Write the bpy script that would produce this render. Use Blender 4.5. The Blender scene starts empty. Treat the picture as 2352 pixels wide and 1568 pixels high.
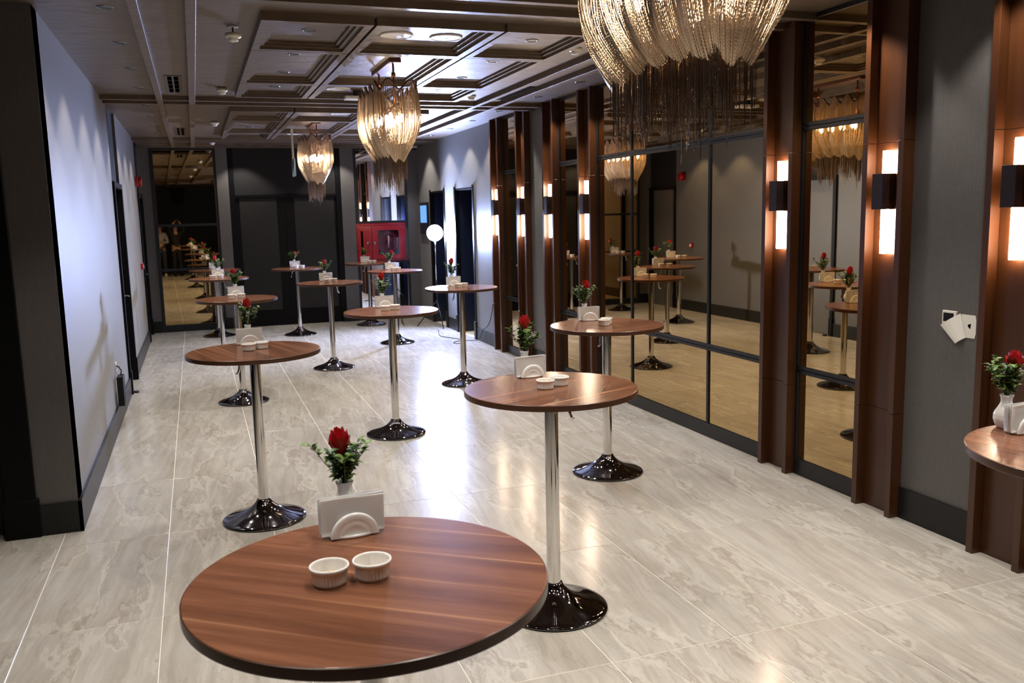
import bpy, bmesh, math, random
import numpy as np
from mathutils import Vector, Matrix

scene = bpy.context.scene
COL = scene.collection
PI = math.pi

# ------------------------------------------------------------------ camera
CAM_H = 1.88
cam_data = bpy.data.cameras.new('camera')
cam = bpy.data.objects.new('camera', cam_data)
COL.objects.link(cam)
_r = Vector((0.94127570, -0.33686534, -0.02284315))
_d = Vector((-0.06996418, -0.12841332, -0.98924973))
_f = Vector((0.33031058, 0.93275493, -0.14444085))
cam.matrix_world = Matrix(((_r.x, -_d.x, -_f.x, 0.0), (_r.y, -_d.y, -_f.y, 0.0),
                           (_r.z, -_d.z, -_f.z, CAM_H), (0, 0, 0, 1)))
cam_data.sensor_width = 36.0
cam_data.lens = 30.976
cam_data.clip_start = 0.05
cam_data.dof.use_dof = True
cam_data.dof.focus_distance = 4.6
cam_data.dof.aperture_fstop = 6.3
scene.camera = cam

# ------------------------------------------------------------------ world, exposure
world = bpy.data.worlds.new('world')
scene.world = world
world.use_nodes = True
world.node_tree.nodes['Background'].inputs[0].default_value = (0.55, 0.6, 0.75, 1)
world.node_tree.nodes['Background'].inputs[1].default_value = 0.02
scene.view_settings.view_transform = 'Standard'
scene.view_settings.look = 'None'
scene.view_settings.gamma = 1.0
scene.view_settings.use_curve_mapping = False
scene.view_settings.exposure = 0.0
cy = scene.cycles
cy.max_bounces = 6
cy.diffuse_bounces = 2
cy.glossy_bounces = 4
cy.transmission_bounces = 3
cy.transparent_max_bounces = 4
cy.caustics_reflective = False
cy.caustics_refractive = False
cy.sample_clamp_indirect = 4.0
cy.blur_glossy = 0.5
cy.use_adaptive_sampling = True
cy.adaptive_threshold = 0.1
cy.adaptive_min_samples = 16

# light levels
SPOT_W = 35.0          # each ceiling downlight (watts)
SPOT_COL = (1.0, 0.93, 0.845)
STUDIO_E = 2700.0       # emission of the studio lamp on its tripod
STUDIO_COL = (0.45, 0.56, 1.0)
SCONCE_E = 82.0
SCONCE_COL = (1.0, 0.76, 0.54)
BULB_E = 85.0
BULB_COL = (1.0, 0.80, 0.58)

# ------------------------------------------------------------------ helpers
def tag(o, label=None, cat=None, group=None, kind=None):
    if label: o['label'] = label
    if cat: o['category'] = cat
    if group: o['group'] = group
    if kind: o['kind'] = kind
    return o

def empty(name, loc=(0, 0, 0), rz=0.0, parent=None):
    o = bpy.data.objects.new(name, None)
    COL.objects.link(o)
    o.location = loc
    o.rotation_euler = (0, 0, rz)
    o.empty_display_size = 0.05
    if parent: o.parent = parent
    return o

def link(name, me, mat=None, parent=None, smooth=False, loc=None, rz=None):
    if mat is not None and not me.materials:
        me.materials.append(mat)
    if smooth:
        me.polygons.foreach_set('use_smooth', [True] * len(me.polygons))
    o = bpy.data.objects.new(name, me)
    COL.objects.link(o)
    if parent: o.parent = parent
    if loc is not None: o.location = loc
    if rz is not None: o.rotation_euler = (0, 0, rz)
    return o

def copy_tree(o, parent=None):
    c = o.copy()
    COL.objects.link(c)
    if parent is not None:
        c.parent = parent
    for ch in list(o.children):
        copy_tree(ch, c)
    return c

class MB:
    """collects simple shapes into one mesh"""
    def __init__(self):
        self.v = []; self.f = []
    def add(self, vs, fs):
        n = len(self.v)
        self.v += [tuple(p) for p in vs]
        self.f += [tuple(i + n for i in f) for f in fs]
        return self
    def box(self, x0, x1, y0, y1, z0, z1):
        vs = [(x0, y0, z0), (x1, y0, z0), (x1, y1, z0), (x0, y1, z0), (x0, y0, z1), (x1, y0, z1), (x1, y1, z1), (x0, y1, z1)]
        return self.add(vs, [(0, 3, 2, 1), (4, 5, 6, 7), (0, 1, 5, 4), (1, 2, 6, 5), (2, 3, 7, 6), (3, 0, 4, 7)])
    def lathe(self, prof, seg=32, c=(0, 0, 0), axis='z', cap=True):
        vs = []; fs = []
        n = len(prof)
        for k in range(seg):
            a = 2 * PI * k / seg
            ca, sa = math.cos(a), math.sin(a)
            for r, h in prof:
                if axis == 'z': p = (r * ca, r * sa, h)
                elif axis == 'y': p = (r * ca, h, -r * sa)
                else: p = (h, r * ca, r * sa)
                vs.append((p[0] + c[0], p[1] + c[1], p[2] + c[2]))
        for k in range(seg):
            k2 = (k + 1) % seg
            for i in range(n - 1):
                fs.append((k * n + i, k2 * n + i, k2 * n + i + 1, k * n + i + 1))
        if cap:
            if prof[0][0] > 1e-6: fs.append(tuple(k * n for k in reversed(range(seg))))
            if prof[-1][0] > 1e-6: fs.append(tuple(k * n + n - 1 for k in range(seg)))
        return self.add(vs, fs)
    def tube(self, pts, rad, seg=8, cap=True):
        pts = [Vector(p) for p in pts]
        n = len(pts)
        if not hasattr(rad, '__len__'): rad = [rad] * n
        vs = []; fs = []
        t0 = (pts[1] - pts[0]).normalized()
        up = Vector((0, 0, 1)) if abs(t0.z) < 0.9 else Vector((1, 0, 0))
        nrm = t0.cross(up).normalized()
        for i, p in enumerate(pts):
            t = (pts[min(i + 1, n - 1)] - pts[max(i - 1, 0)]).normalized()
            nrm = (nrm - t * nrm.dot(t)).normalized()
            b = t.cross(nrm)
            for k in range(seg):
                a = 2 * PI * k / seg
                q = p + (nrm * math.cos(a) + b * math.sin(a)) * rad[i]
                vs.append(q[:])
        for i in range(n - 1):
            for k in range(seg):
                k2 = (k + 1) % seg
                fs.append((i * seg + k, i * seg + k2, (i + 1) * seg + k2, (i + 1) * seg + k))
        if cap:
            fs.append(tuple(reversed(range(seg))))
            fs.append(tuple((n - 1) * seg + k for k in range(seg)))
        return self.add(vs, fs)
    def mesh(self, name, bevel=0.0, bseg=1):
        me = bpy.data.meshes.new(name)
        me.from_pydata(self.v, [], self.f)
        if bevel > 0:
            bm = bmesh.new(); bm.from_mesh(me)
            bmesh.ops.remove_doubles(bm, verts=bm.verts, dist=1e-6)
            bmesh.ops.bevel(bm, geom=list(bm.edges), offset=bevel, segments=bseg, profile=0.7, affect='EDGES', clamp_overlap=True)
            bm.to_mesh(me); bm.free()
        me.update()
        return me
    def build(self, name, mat, parent=None, smooth=False, bevel=0.0, bseg=1, loc=None, rz=None):
        return link(name, self.mesh(name, bevel, bseg), mat, parent, smooth, loc, rz)

def smooth_mesh(me, deg=35):
    """smooth shading with creases sharper than deg kept hard"""
    me.polygons.foreach_set('use_smooth', [True] * len(me.polygons))
    bm = bmesh.new(); bm.from_mesh(me)
    for e in bm.edges:
        if len(e.link_faces) == 2:
            e.smooth = e.calc_face_angle(0.0) < math.radians(deg)
    bm.to_mesh(me); bm.free()

# ------------------------------------------------------------------ materials
def new_mat(name):
    m = bpy.data.materials.new(name)
    m.use_nodes = True
    nt = m.node_tree
    b = nt.nodes['Principled BSDF']
    return m, nt, b

def N(nt, typ, **kw):
    n = nt.nodes.new(typ)
    for k, v in kw.items():
        if k.startswith('_'):
            setattr(n, k[1:], v)
        else:
            n.inputs[k.replace('_', ' ')].default_value = v
    return n

def L(nt, a, ao, b, bi):
    nt.links.new(a.outputs[ao], b.inputs[bi])

def plain(name, col, rough=0.5, metal=0.0, coat=0.0, coat_rough=0.1, spec=0.5, emis=None, estr=0.0, noise=0.0, nscale=20.0, bump=0.0, trans=0.0, sss=0.0):
    m, nt, b = new_mat(name)
    b.inputs['Base Color'].default_value = (*col, 1)
    b.inputs['Roughness'].default_value = rough
    b.inputs['Metallic'].default_value = metal
    b.inputs['Coat Weight'].default_value = coat
    b.inputs['Coat Roughness'].default_value = coat_rough
    b.inputs['Specular IOR Level'].default_value = spec
    b.inputs['Transmission Weight'].default_value = trans
    if sss:
        b.inputs['Subsurface Weight'].default_value = sss
        b.inputs['Subsurface Radius'].default_value = (0.01, 0.008, 0.006)
    if emis:
        b.inputs['Emission Color'].default_value = (*emis, 1)
        b.inputs['Emission Strength'].default_value = estr
    if noise or bump:
        tc = N(nt, 'ShaderNodeTexCoord')
        nz = N(nt, 'ShaderNodeTexNoise', Scale=nscale, Detail=4.0)
        L(nt, tc, 'Object', nz, 'Vector')
        if noise:
            mp = N(nt, 'ShaderNodeMapRange')
            mp.inputs['To Min'].default_value = 1 - noise
            mp.inputs['To Max'].default_value = 1 + noise
            L(nt, nz, 'Fac', mp, 'Value')
            mx = N(nt, 'ShaderNodeMix', _data_type='RGBA', _blend_type='MULTIPLY')
            mx.inputs[0].default_value = 1.0
            mx.inputs[6].default_value = (*col, 1)
            L(nt, mp, 'Result', mx, 7)
            L(nt, mx, 2, b, 'Base Color')
        if bump:
            bp = N(nt, 'ShaderNodeBump', Strength=bump, Distance=0.01)
            L(nt, nz, 'Fac', bp, 'Height')
            L(nt, bp, 'Normal', b, 'Normal')
    return m

def ramp(nt, stops):
    r = N(nt, 'ShaderNodeValToRGB')
    el = r.color_ramp.elements
    while len(el) < len(stops): el.new(0.5)
    for e, (p, c) in zip(el, stops):
        e.position = p; e.color = (*c, 1) if len(c) == 3 else c
    return r

def mat_floor():
    m, nt, b = new_mat('porcelain marble tile')
    tc = N(nt, 'ShaderNodeTexCoord')
    oi = N(nt, 'ShaderNodeObjectInfo')
    mul = N(nt, 'ShaderNodeMath', _operation='MULTIPLY'); mul.inputs[1].default_value = 37.0
    L(nt, oi, 'Random', mul, 0)
    def noise(vec, vo, **kw):
        n = N(nt, 'ShaderNodeTexNoise', _noise_dimensions='4D', **kw)
        L(nt, vec, vo, n, 'Vector'); L(nt, mul, 0, n, 'W')
        return n
    mp = N(nt, 'ShaderNodeMapping'); mp.inputs['Rotation'].default_value = (0, 0, math.radians(24)); mp.inputs['Scale'].default_value = (2.9, 0.85, 1)
    L(nt, tc, 'Object', mp, 'Vector')
    warp = noise(tc, 'Object', Scale=2.2, Detail=6.0, Roughness=0.6)
    wm = N(nt, 'ShaderNodeMix', _data_type='RGBA', _blend_type='LINEAR_LIGHT'); wm.inputs[0].default_value = 0.17
    L(nt, mp, 'Vector', wm, 6); L(nt, warp, 'Color', wm, 7)
    n1 = noise(wm, 2, Scale=1.35, Detail=9.0, Roughness=0.62)
    r1 = ramp(nt, [(0.22, (0.300, 0.255, 0.208)), (0.42, (0.362, 0.330, 0.288)), (0.56, (0.405, 0.378, 0.336)), (0.78, (0.460, 0.436, 0.394))])
    L(nt, n1, 'Fac', r1, 'Fac')
    # streaks along the flow of the stone
    mps = N(nt, 'ShaderNodeMapping'); mps.inputs['Scale'].default_value = (5.5, 0.8, 1)
    L(nt, wm, 2, mps, 'Vector')
    n4 = noise(mps, 'Vector', Scale=1.8, Detail=7.0, Roughness=0.65)
    mr = N(nt, 'ShaderNodeMapRange'); mr.inputs['From Min'].default_value = 0.3; mr.inputs['From Max'].default_value = 0.7; mr.inputs['To Min'].default_value = 0.84; mr.inputs['To Max'].default_value = 1.16
    L(nt, n4, 'Fac', mr, 'Value')
    ms = N(nt, 'ShaderNodeMix', _data_type='RGBA', _blend_type='MULTIPLY'); ms.inputs[0].default_value = 1.0
    L(nt, r1, 'Color', ms, 6); L(nt, mr, 'Result', ms, 7)
    # pale ribbons edged with thin brown lines
    n2 = noise(wm, 2, Scale=0.9, Detail=6.0, Roughness=0.58)
    r2 = ramp(nt, [(0.480, (0, 0, 0)), (0.494, (1, 1, 1)), (0.502, (1, 1, 1)), (0.512, (0.2, 0.2, 0.2)), (0.530, (0, 0, 0))])
    L(nt, n2, 'Fac', r2, 'Fac')
    k = N(nt, 'ShaderNodeMath', _operation='MULTIPLY'); k.inputs[1].default_value = 0.46
    L(nt, r2, 'Color', k, 0)
    mx = N(nt, 'ShaderNodeMix', _data_type='RGBA'); mx.inputs[7].default_value = (0.52, 0.495, 0.44, 1)
    L(nt, k, 0, mx, 0); L(nt, ms, 2, mx, 6)
    r5 = ramp(nt, [(0.466, (0, 0, 0)), (0.474, (1, 1, 1)), (0.482, (0, 0, 0))])
    L(nt, n2, 'Fac', r5, 'Fac')
    # fine cracks
    n3 = noise(wm, 2, Scale=2.6, Detail=5.0, Roughness=0.6, Distortion=0.6)
    r3 = ramp(nt, [(0.490, (0, 0, 0)), (0.50, (1, 1, 1)), (0.510, (0, 0, 0))])
    L(nt, n3, 'Fac', r3, 'Fac')
    msk = noise(tc, 'Object', Scale=3.0, Detail=1.0)
    rk = ramp(nt, [(0.45, (0, 0, 0)), (0.65, (1, 1, 1))]); L(nt, msk, 'Fac', rk, 'Fac')
    k2 = N(nt, 'ShaderNodeMath', _operation='MULTIPLY'); L(nt, r3, 'Color', k2, 0); L(nt, rk, 'Color', k2, 1)
    k4 = N(nt, 'ShaderNodeMath', _operation='MAXIMUM'); L(nt, k2, 0, k4, 0); L(nt, r5, 'Color', k4, 1)
    k3 = N(nt, 'ShaderNodeMath', _operation='MULTIPLY'); k3.inputs[1].default_value = 0.36
    L(nt, k4, 0, k3, 0)
    mx3 = N(nt, 'ShaderNodeMix', _data_type='RGBA'); mx3.inputs[7].default_value = (0.20, 0.15, 0.105, 1)
    L(nt, k3, 0, mx3, 0); L(nt, mx, 2, mx3, 6)
    L(nt, mx3, 2, b, 'Base Color')
    b.inputs['Roughness'].default_value = 0.18
    b.inputs['Specular IOR Level'].default_value = 0.25
    return m

def mat_fabric(name, col, rough=0.5, spec=0.5, sc=1.0, sheen=0.0):
    m, nt, b = new_mat(name)
    g = N(nt, 'ShaderNodeNewGeometry')
    mp = N(nt, 'ShaderNodeMapping'); mp.inputs['Scale'].default_value = (260 * sc, 260 * sc, 9)
    L(nt, g, 'Position', mp, 'Vector')
    n1 = N(nt, 'ShaderNodeTexNoise', Scale=1.0, Detail=3.0, Roughness=0.6)
    L(nt, mp, 'Vector', n1, 'Vector')
    mp2 = N(nt, 'ShaderNodeMapping'); mp2.inputs['Scale'].default_value = (40, 40, 300)
    L(nt, g, 'Position', mp2, 'Vector')
    n2 = N(nt, 'ShaderNodeTexNoise', Scale=1.0, Detail=2.0)
    L(nt, mp2, 'Vector', n2, 'Vector')
    ad = N(nt, 'ShaderNodeMath', _operation='ADD'); L(nt, n1, 'Fac', ad, 0); L(nt, n2, 'Fac', ad, 1)
    mr = N(nt, 'ShaderNodeMapRange'); mr.inputs['From Min'].default_value = 0.6; mr.inputs['From Max'].default_value = 1.4
    mr.inputs['To Min'].default_value = 0.72; mr.inputs['To Max'].default_value = 1.28
    L(nt, ad, 0, mr, 'Value')
    mx = N(nt, 'ShaderNodeMix', _data_type='RGBA', _blend_type='MULTIPLY'); mx.inputs[0].default_value = 1.0
    mx.inputs[6].default_value = (*col, 1); L(nt, mr, 'Result', mx, 7)
    L(nt, mx, 2, b, 'Base Color')
    bp = N(nt, 'ShaderNodeBump', Strength=0.25, Distance=0.002)
    L(nt, ad, 0, bp, 'Height'); L(nt, bp, 'Normal', b, 'Normal')
    b.inputs['Roughness'].default_value = rough
    b.inputs['Specular IOR Level'].default_value = spec
    b.inputs['Sheen Weight'].default_value = sheen
    b.inputs['Sheen Roughness'].default_value = 0.45
    return m

def mat_varnish(name, c1, c2, rough=0.34, coat=0.12):
    m, nt, b = new_mat(name)
    g = N(nt, 'ShaderNodeNewGeometry')
    mp = N(nt, 'ShaderNodeMapping'); mp.inputs['Scale'].default_value = (30, 30, 1.6)
    L(nt, g, 'Position', mp, 'Vector')
    n1 = N(nt, 'ShaderNodeTexNoise', Scale=1.0, Detail=5.0, Roughness=0.55, Distortion=0.4)
    L(nt, mp, 'Vector', n1, 'Vector')
    r = ramp(nt, [(0.3, c1), (0.7, c2)])
    L(nt, n1, 'Fac', r, 'Fac'); L(nt, r, 'Color', b, 'Base Color')
    b.inputs['Roughness'].default_value = rough
    b.inputs['Coat Weight'].default_value = coat
    b.inputs['Coat Roughness'].default_value = 0.18
    return m

def mat_walnut():
    m, nt, b = new_mat('walnut laminate')
    tc = N(nt, 'ShaderNodeTexCoord')
    oi = N(nt, 'ShaderNodeObjectInfo')
    mul = N(nt, 'ShaderNodeMath', _operation='MULTIPLY'); mul.inputs[1].default_value = 19.0
    L(nt, oi, 'Random', mul, 0)
    mp = N(nt, 'ShaderNodeMapping'); mp.inputs['Scale'].default_value = (0.8, 11.0, 1.0)
    L(nt, tc, 'Object', mp, 'Vector')
    n1 = N(nt, 'ShaderNodeTexNoise', _noise_dimensions='4D', Scale=1.3, Detail=7.0, Roughness=0.6, Distortion=0.35)
    L(nt, mp, 'Vector', n1, 'Vector'); L(nt, mul, 0, n1, 'W')
    r = ramp(nt, [(0.25, (0.066, 0.024, 0.0125)), (0.45, (0.142, 0.056, 0.029)), (0.6, (0.200, 0.083, 0.044)), (0.8, (0.27, 0.122, 0.066))])
    L(nt, n1, 'Fac', r, 'Fac')
    # fine fibre
    mp2 = N(nt, 'ShaderNodeMapping'); mp2.inputs['Scale'].default_value = (8, 260, 1)
    L(nt, tc, 'Object', mp2, 'Vector')
    n2 = N(nt, 'ShaderNodeTexNoise', Scale=1.0, Detail=3.0)
    L(nt, mp2, 'Vector', n2, 'Vector')
    mr = N(nt, 'ShaderNodeMapRange'); mr.inputs['To Min'].default_value = 0.72; mr.inputs['To Max'].default_value = 1.25
    L(nt, n2, 'Fac', mr, 'Value')
    mx = N(nt, 'ShaderNodeMix', _data_type='RGBA', _blend_type='MULTIPLY'); mx.inputs[0].default_value = 1.0
    L(nt, r, 'Color', mx, 6); L(nt, mr, 'Result', mx, 7)
    # pale sapwood lines, one every 13 to 17 cm
    sp = N(nt, 'ShaderNodeSeparateXYZ'); L(nt, tc, 'Object', sp, 'Vector')
    nw = N(nt, 'ShaderNodeTexNoise', Scale=1.1, Detail=1.0); L(nt, tc, 'Object', nw, 'Vector')
    a1 = N(nt, 'ShaderNodeMath', _operation='MULTIPLY_ADD'); a1.inputs[1].default_value = 0.022
    L(nt, nw, 'Fac', a1, 0); L(nt, sp, 'Y', a1, 2)
    a1b = N(nt, 'ShaderNodeMath', _operation='ADD'); L(nt, a1, 0, a1b, 0); L(nt, oi, 'Random', a1b, 1)
    a2 = N(nt, 'ShaderNodeMath', _operation='PINGPONG'); a2.inputs[1].default_value = 0.074
    L(nt, a1b, 0, a2, 0)
    r4 = ramp(nt, [(0.0, (1, 1, 1)), (0.0022, (0.6, 0.6, 0.6)), (0.005, (0, 0, 0))])
    L(nt, a2, 0, r4, 'Fac')
    mpf = N(nt, 'ShaderNodeMapping'); mpf.inputs['Scale'].default_value = (2.0, 9.0, 1.0); L(nt, tc, 'Object', mpf, 'Vector')
    nf = N(nt, 'ShaderNodeTexNoise', _noise_dimensions='4D', Scale=1.0, Detail=1.0); L(nt, mpf, 'Vector', nf, 'Vector'); L(nt, mul, 0, nf, 'W')
    rf = ramp(nt, [(0.38, (0.05, 0.05, 0.05)), (0.62, (0.85, 0.85, 0.85))]); L(nt, nf, 'Fac', rf, 'Fac')
    k = N(nt, 'ShaderNodeMath', _operation='MULTIPLY'); L(nt, rf, 'Color', k, 1)
    L(nt, r4, 'Color', k, 0)
    mx2 = N(nt, 'ShaderNodeMix', _data_type='RGBA'); mx2.inputs[7].default_value = (0.46, 0.235, 0.125, 1)
    L(nt, k, 0, mx2, 0); L(nt, mx, 2, mx2, 6)
    L(nt, mx2, 2, b, 'Base Color')
    b.inputs['Roughness'].default_value = 0.22
    b.inputs['Specular IOR Level'].default_value = 0.32
    return m

def mat_ceiling():
    m, nt, b = new_mat('brushed taupe stucco')
    g = N(nt, 'ShaderNodeNewGeometry')
    mp = N(nt, 'ShaderNodeMapping'); mp.inputs['Scale'].default_value = (4.0, 7.5, 4.0)
    L(nt, g, 'Position', mp, 'Vector')
    n1 = N(nt, 'ShaderNodeTexNoise', Scale=1.0, Detail=6.0, Roughness=0.6, Distortion=0.6)
    L(nt, mp, 'Vector', n1, 'Vector')
    r = ramp(nt, [(0.3, (0.095, 0.064, 0.042)), (0.7, (0.135, 0.098, 0.071))])
    L(nt, n1, 'Fac', r, 'Fac'); L(nt, r, 'Color', b, 'Base Color')
    bp = N(nt, 'ShaderNodeBump', Strength=0.5, Distance=0.025)
    L(nt, n1, 'Fac', bp, 'Height'); L(nt, bp, 'Normal', b, 'Normal')
    b.inputs['Roughness'].default_value = 0.44
    b.inputs['Specular IOR Level'].default_value = 0.5
    return m

M = {}
M['tile'] = mat_floor()
M['grout'] = plain('pale grout', (0.74, 0.70, 0.62), 0.7, noise=0.1)
M['wall'] = mat_fabric('grey woven wallcovering', (0.080, 0.0735, 0.070), 0.46, 0.9, sheen=0.16)
M['wall_dark'] = mat_fabric('charcoal woven wallcovering', (0.016, 0.015, 0.0155), 0.6, 0.2)
M['black_trim'] = plain('black painted trim', (0.003, 0.003, 0.0036), 0.45, spec=0.14, noise=0.1)
M['base'] = plain('charcoal skirting', (0.009, 0.009, 0.0095), 0.34, spec=0.35, noise=0.1)
M['door_panel'] = mat_fabric('charcoal door fabric', (0.021, 0.0195, 0.0185), 0.6, 0.2)
M['navy'] = plain('dark navy door', (0.008, 0.012, 0.028), 0.35, noise=0.15)
M['wood'] = mat_varnish('red brown varnished wood', (0.047, 0.0150, 0.0043), (0.063, 0.0205, 0.0062))
M['mirror'] = plain('bronze mirror', (0.60, 0.43, 0.21), 0.012, 1.0)
M['mirror_clear'] = plain('clear mirror', (0.72, 0.68, 0.62), 0.012, 1.0)
M['frame'] = plain('dark grey metal frame', (0.013, 0.014, 0.017), 0.32, 0.2, noise=0.1)
M['ceiling'] = mat_ceiling()
M['walnut'] = mat_walnut()
M['edge'] = plain('walnut edge band', (0.060, 0.024, 0.012), 0.32, noise=0.25, nscale=30)
M['chrome'] = plain('polished chrome', (0.72, 0.70, 0.68), 0.07, 1.0)
M['chrome_dark_reflection'] = plain('chrome with dark reflection in colour', (0.20, 0.19, 0.20), 0.05, 1.0)  # plain chrome feet, dark ceiling reflection put into the base colour
M['porcelain'] = plain('white glazed porcelain', (0.84, 0.83, 0.80), 0.12, coat=0.4, coat_rough=0.05)
M['paper'], _nt, _b = new_mat('white tissue paper')
_b.inputs['Base Color'].default_value = (0.95, 0.94, 0.92, 1); _b.inputs['Roughness'].default_value = 0.85
_nz = N(_nt, 'ShaderNodeTexNoise', Scale=90.0, Detail=3.0); _bp = N(_nt, 'ShaderNodeBump', Strength=0.12, Distance=0.003)
L(_nt, _nz, 'Fac', _bp, 'Height'); L(_nt, _bp, 'Normal', _b, 'Normal')
_tl = N(_nt, 'ShaderNodeBsdfTranslucent'); _tl.inputs['Color'].default_value = (0.96, 0.95, 0.93, 1)
_ms = N(_nt, 'ShaderNodeMixShader'); _ms.inputs[0].default_value = 0.48
L(_nt, _b, 0, _ms, 1); L(_nt, _tl, 0, _ms, 2); _nt.links.new(_ms.outputs[0], _nt.nodes['Material Output'].inputs['Surface'])
M['petal'] = plain('red rose petal', (0.48, 0.006, 0.010), 0.5, noise=0.3, nscale=40)
M['leaf'] = plain('green leaf', (0.095, 0.165, 0.030), 0.4, noise=0.45, nscale=25)
M['leaf_dark'] = plain('deep green leaf', (0.028, 0.075, 0.018), 0.38, noise=0.4, nscale=25)
M['stem'] = plain('green stem', (0.05, 0.085, 0.025), 0.55, noise=0.2)
M['baby'] = plain('tiny white blossom', (0.75, 0.74, 0.70), 0.8, noise=0.1)
M['nut'] = plain('mixed nuts', (0.60, 0.43, 0.26), 0.6, noise=0.4, nscale=60)
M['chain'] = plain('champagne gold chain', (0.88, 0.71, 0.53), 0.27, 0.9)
M['chain_brown'] = plain('brownish gold chain', (0.50, 0.38, 0.29), 0.22, 1.0)  # darker, browner gold for the hanging fringe
M['bronze'] = plain('bronze brown metal', (0.13, 0.055, 0.035), 0.35, 0.6, noise=0.2)
M['copper'] = plain('copper rod', (0.36, 0.14, 0.075), 0.25, 0.9)
M['bulb'] = plain('glowing bulb', (1, 0.9, 0.8), 0.4, emis=BULB_COL, estr=BULB_E)
M['sconce_box'] = plain('dark brown sconce box', (0.020, 0.013, 0.014), 0.35, 0.2, noise=0.1)
M['sconce_tube'] = plain('lit alabaster tube', (0.9, 0.85, 0.8), 0.4, emis=SCONCE_COL, estr=SCONCE_E)
M['white_plastic'] = plain('white plastic', (0.74, 0.72, 0.66), 0.4, noise=0.03)
M['dl_ring'] = plain('downlight chrome ring', (0.16, 0.17, 0.19), 0.25, 0.9)
M['dl_lens'] = plain('downlight dark reflector', (0.03, 0.035, 0.045), 0.3, 0.7)
M['black_plastic'] = plain('black plastic', (0.006, 0.006, 0.007), 0.45, spec=0.25, noise=0.1)
M['vent'] = plain('brown vent frame', (0.060, 0.038, 0.020), 0.5, noise=0.1)
M['void'] = plain('dark cavity', (0.002, 0.002, 0.002), 0.95, spec=0.0, noise=0.1)
M['red'] = plain('red enamel', (0.36, 0.004, 0.008), 0.30, coat=0.3, noise=0.1)
M['red_dark'] = plain('dark red hose reel', (0.26, 0.008, 0.020), 0.35, noise=0.15)
M['glass'], _nt, _b = new_mat('cabinet glass')
_tr = N(_nt, 'ShaderNodeBsdfTransparent'); _gl = N(_nt, 'ShaderNodeBsdfGlossy', Roughness=0.03); _fr = N(_nt, 'ShaderNodeFresnel', IOR=1.45); _ms = N(_nt, 'ShaderNodeMixShader')
L(_nt, _fr, 0, _ms, 0); L(_nt, _tr, 0, _ms, 1); L(_nt, _gl, 0, _ms, 2); _nt.links.new(_ms.outputs[0], _nt.nodes['Material Output'].inputs['Surface'])
M['screen'] = plain('lit blue screen', (0.02, 0.05, 0.1), 0.2, emis=(0.16, 0.42, 0.95), estr=1.1)
M['studio'] = plain('studio lamp diffuser', (1, 1, 1), 0.5, emis=STUDIO_COL, estr=STUDIO_E)

# ------------------------------------------------------------------ setting: floor
XW, YB = 3.91, 16.0              # right wall face, back wall face
XL, YP = -0.79, 5.83             # left wall face, corner of the left wall
XF, YF = -4.2, -5.0              # far left wall of the foyer, wall behind the camera
CZ = 3.12                        # ceiling

fl = MB().box(XF - 0.1, 4.7, YF - 0.1, YB + 0.15, -0.15, -0.002).build('floor', M['grout'])
tag(fl, 'polished beige marble-look tiled floor', 'floor', kind='structure')
TW, TL, GAP = 0.600, 1.204, 0.0042
tile_me = MB().box(-TW / 2 + GAP / 2, TW / 2 - GAP / 2, -TL / 2 + GAP / 2, TL / 2 - GAP / 2, -0.012, 0.0).mesh('floor_tile', 0.0012)
tile_me.materials.append(M['tile'])
for i in range(-7, 7):
    for j in range(-7, 12):
        x = -0.272 + TW * (i + 0.5)
        y = 3.143 + TL * (j + 0.5)
        if y < YF + 0.3 or y > YB + 0.3 or x < XF - 0.2: continue
        if y > YP + 0.5 and x < XL - 0.35: continue
        o = link('floor_tile', tile_me, parent=fl, loc=(x, y, 0.0))

# ------------------------------------------------------------------ setting: ceiling
cl = MB().box(XF - 0.1, 4.7, YF - 0.1, YB + 0.2, CZ, CZ + 0.1).build('ceiling', M['ceiling'])
tag(cl, 'taupe stucco ceiling with beams and coffers', 'ceiling', kind='structure')
BZ = 3.072
for x0, x1 in ((-0.268, -0.212), (0.036, 0.096), (3.052, 3.108), (3.322, 3.378)):
    MB().box(x0, x1, YF, YB, BZ, CZ + 0.01).build('ceiling_beam', M['ceiling'], cl, bevel=0.002)
for yc in (0.19, 0.51, 4.97, 5.29, 9.75, 10.07, 14.53, 14.85):
    MB().box(XL if yc > YP else XF, XW, yc - 0.03, yc + 0.03, BZ + 0.003, CZ + 0.01).build('ceiling_beam', M['ceiling'], cl, bevel=0.002)
MB().box(XL, XW, YB - 0.20, YB, 3.075, CZ + 0.01).build('cornice', M['ceiling'], cl, bevel=0.002)
MB().box(XL, XW, YB - 0.42, YB - 0.20, 3.097, CZ + 0.01).build('cornice', M['ceiling'], cl, bevel=0.002)
CX = [(0.468, 1.155), (1.175, 2.026), (2.046, 2.735)]
CY = [(0.0, 1.01), (1.02, 2.64), (2.65, 3.60)]
BLOCKS = [0.94, 5.72, 10.50]
for b0 in BLOCKS:
    for cx0, cx1 in CX:
        for cy0, cy1 in CY:
            mb = MB()
            def ring(x0, x1, y0, y1, w, z0):
                mb.box(x0, x1, y0, y0 + w, z0, CZ + 0.01); mb.box(x0, x1, y1 - w, y1, z0, CZ + 0.01)
                mb.box(x0, x0 + w, y0 + w, y1 - w, z0, CZ + 0.01); mb.box(x1 - w, x1, y0 + w, y1 - w, z0, CZ + 0.01)
            y0, y1 = b0 + cy0, b0 + cy1
            ring(cx0, cx1, y0, y1, 0.052, 3.066)
            ring(cx0 + 0.052, cx1 - 0.052, y0 + 0.052, y1 - 0.052, 0.03, 3.086)
            ring(cx0 + 0.082, cx1 - 0.082, y0 + 0.082, y1 - 0.082, 0.026, 3.104)
            mb.build('coffer_frame', M['ceiling'], cl)

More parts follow.
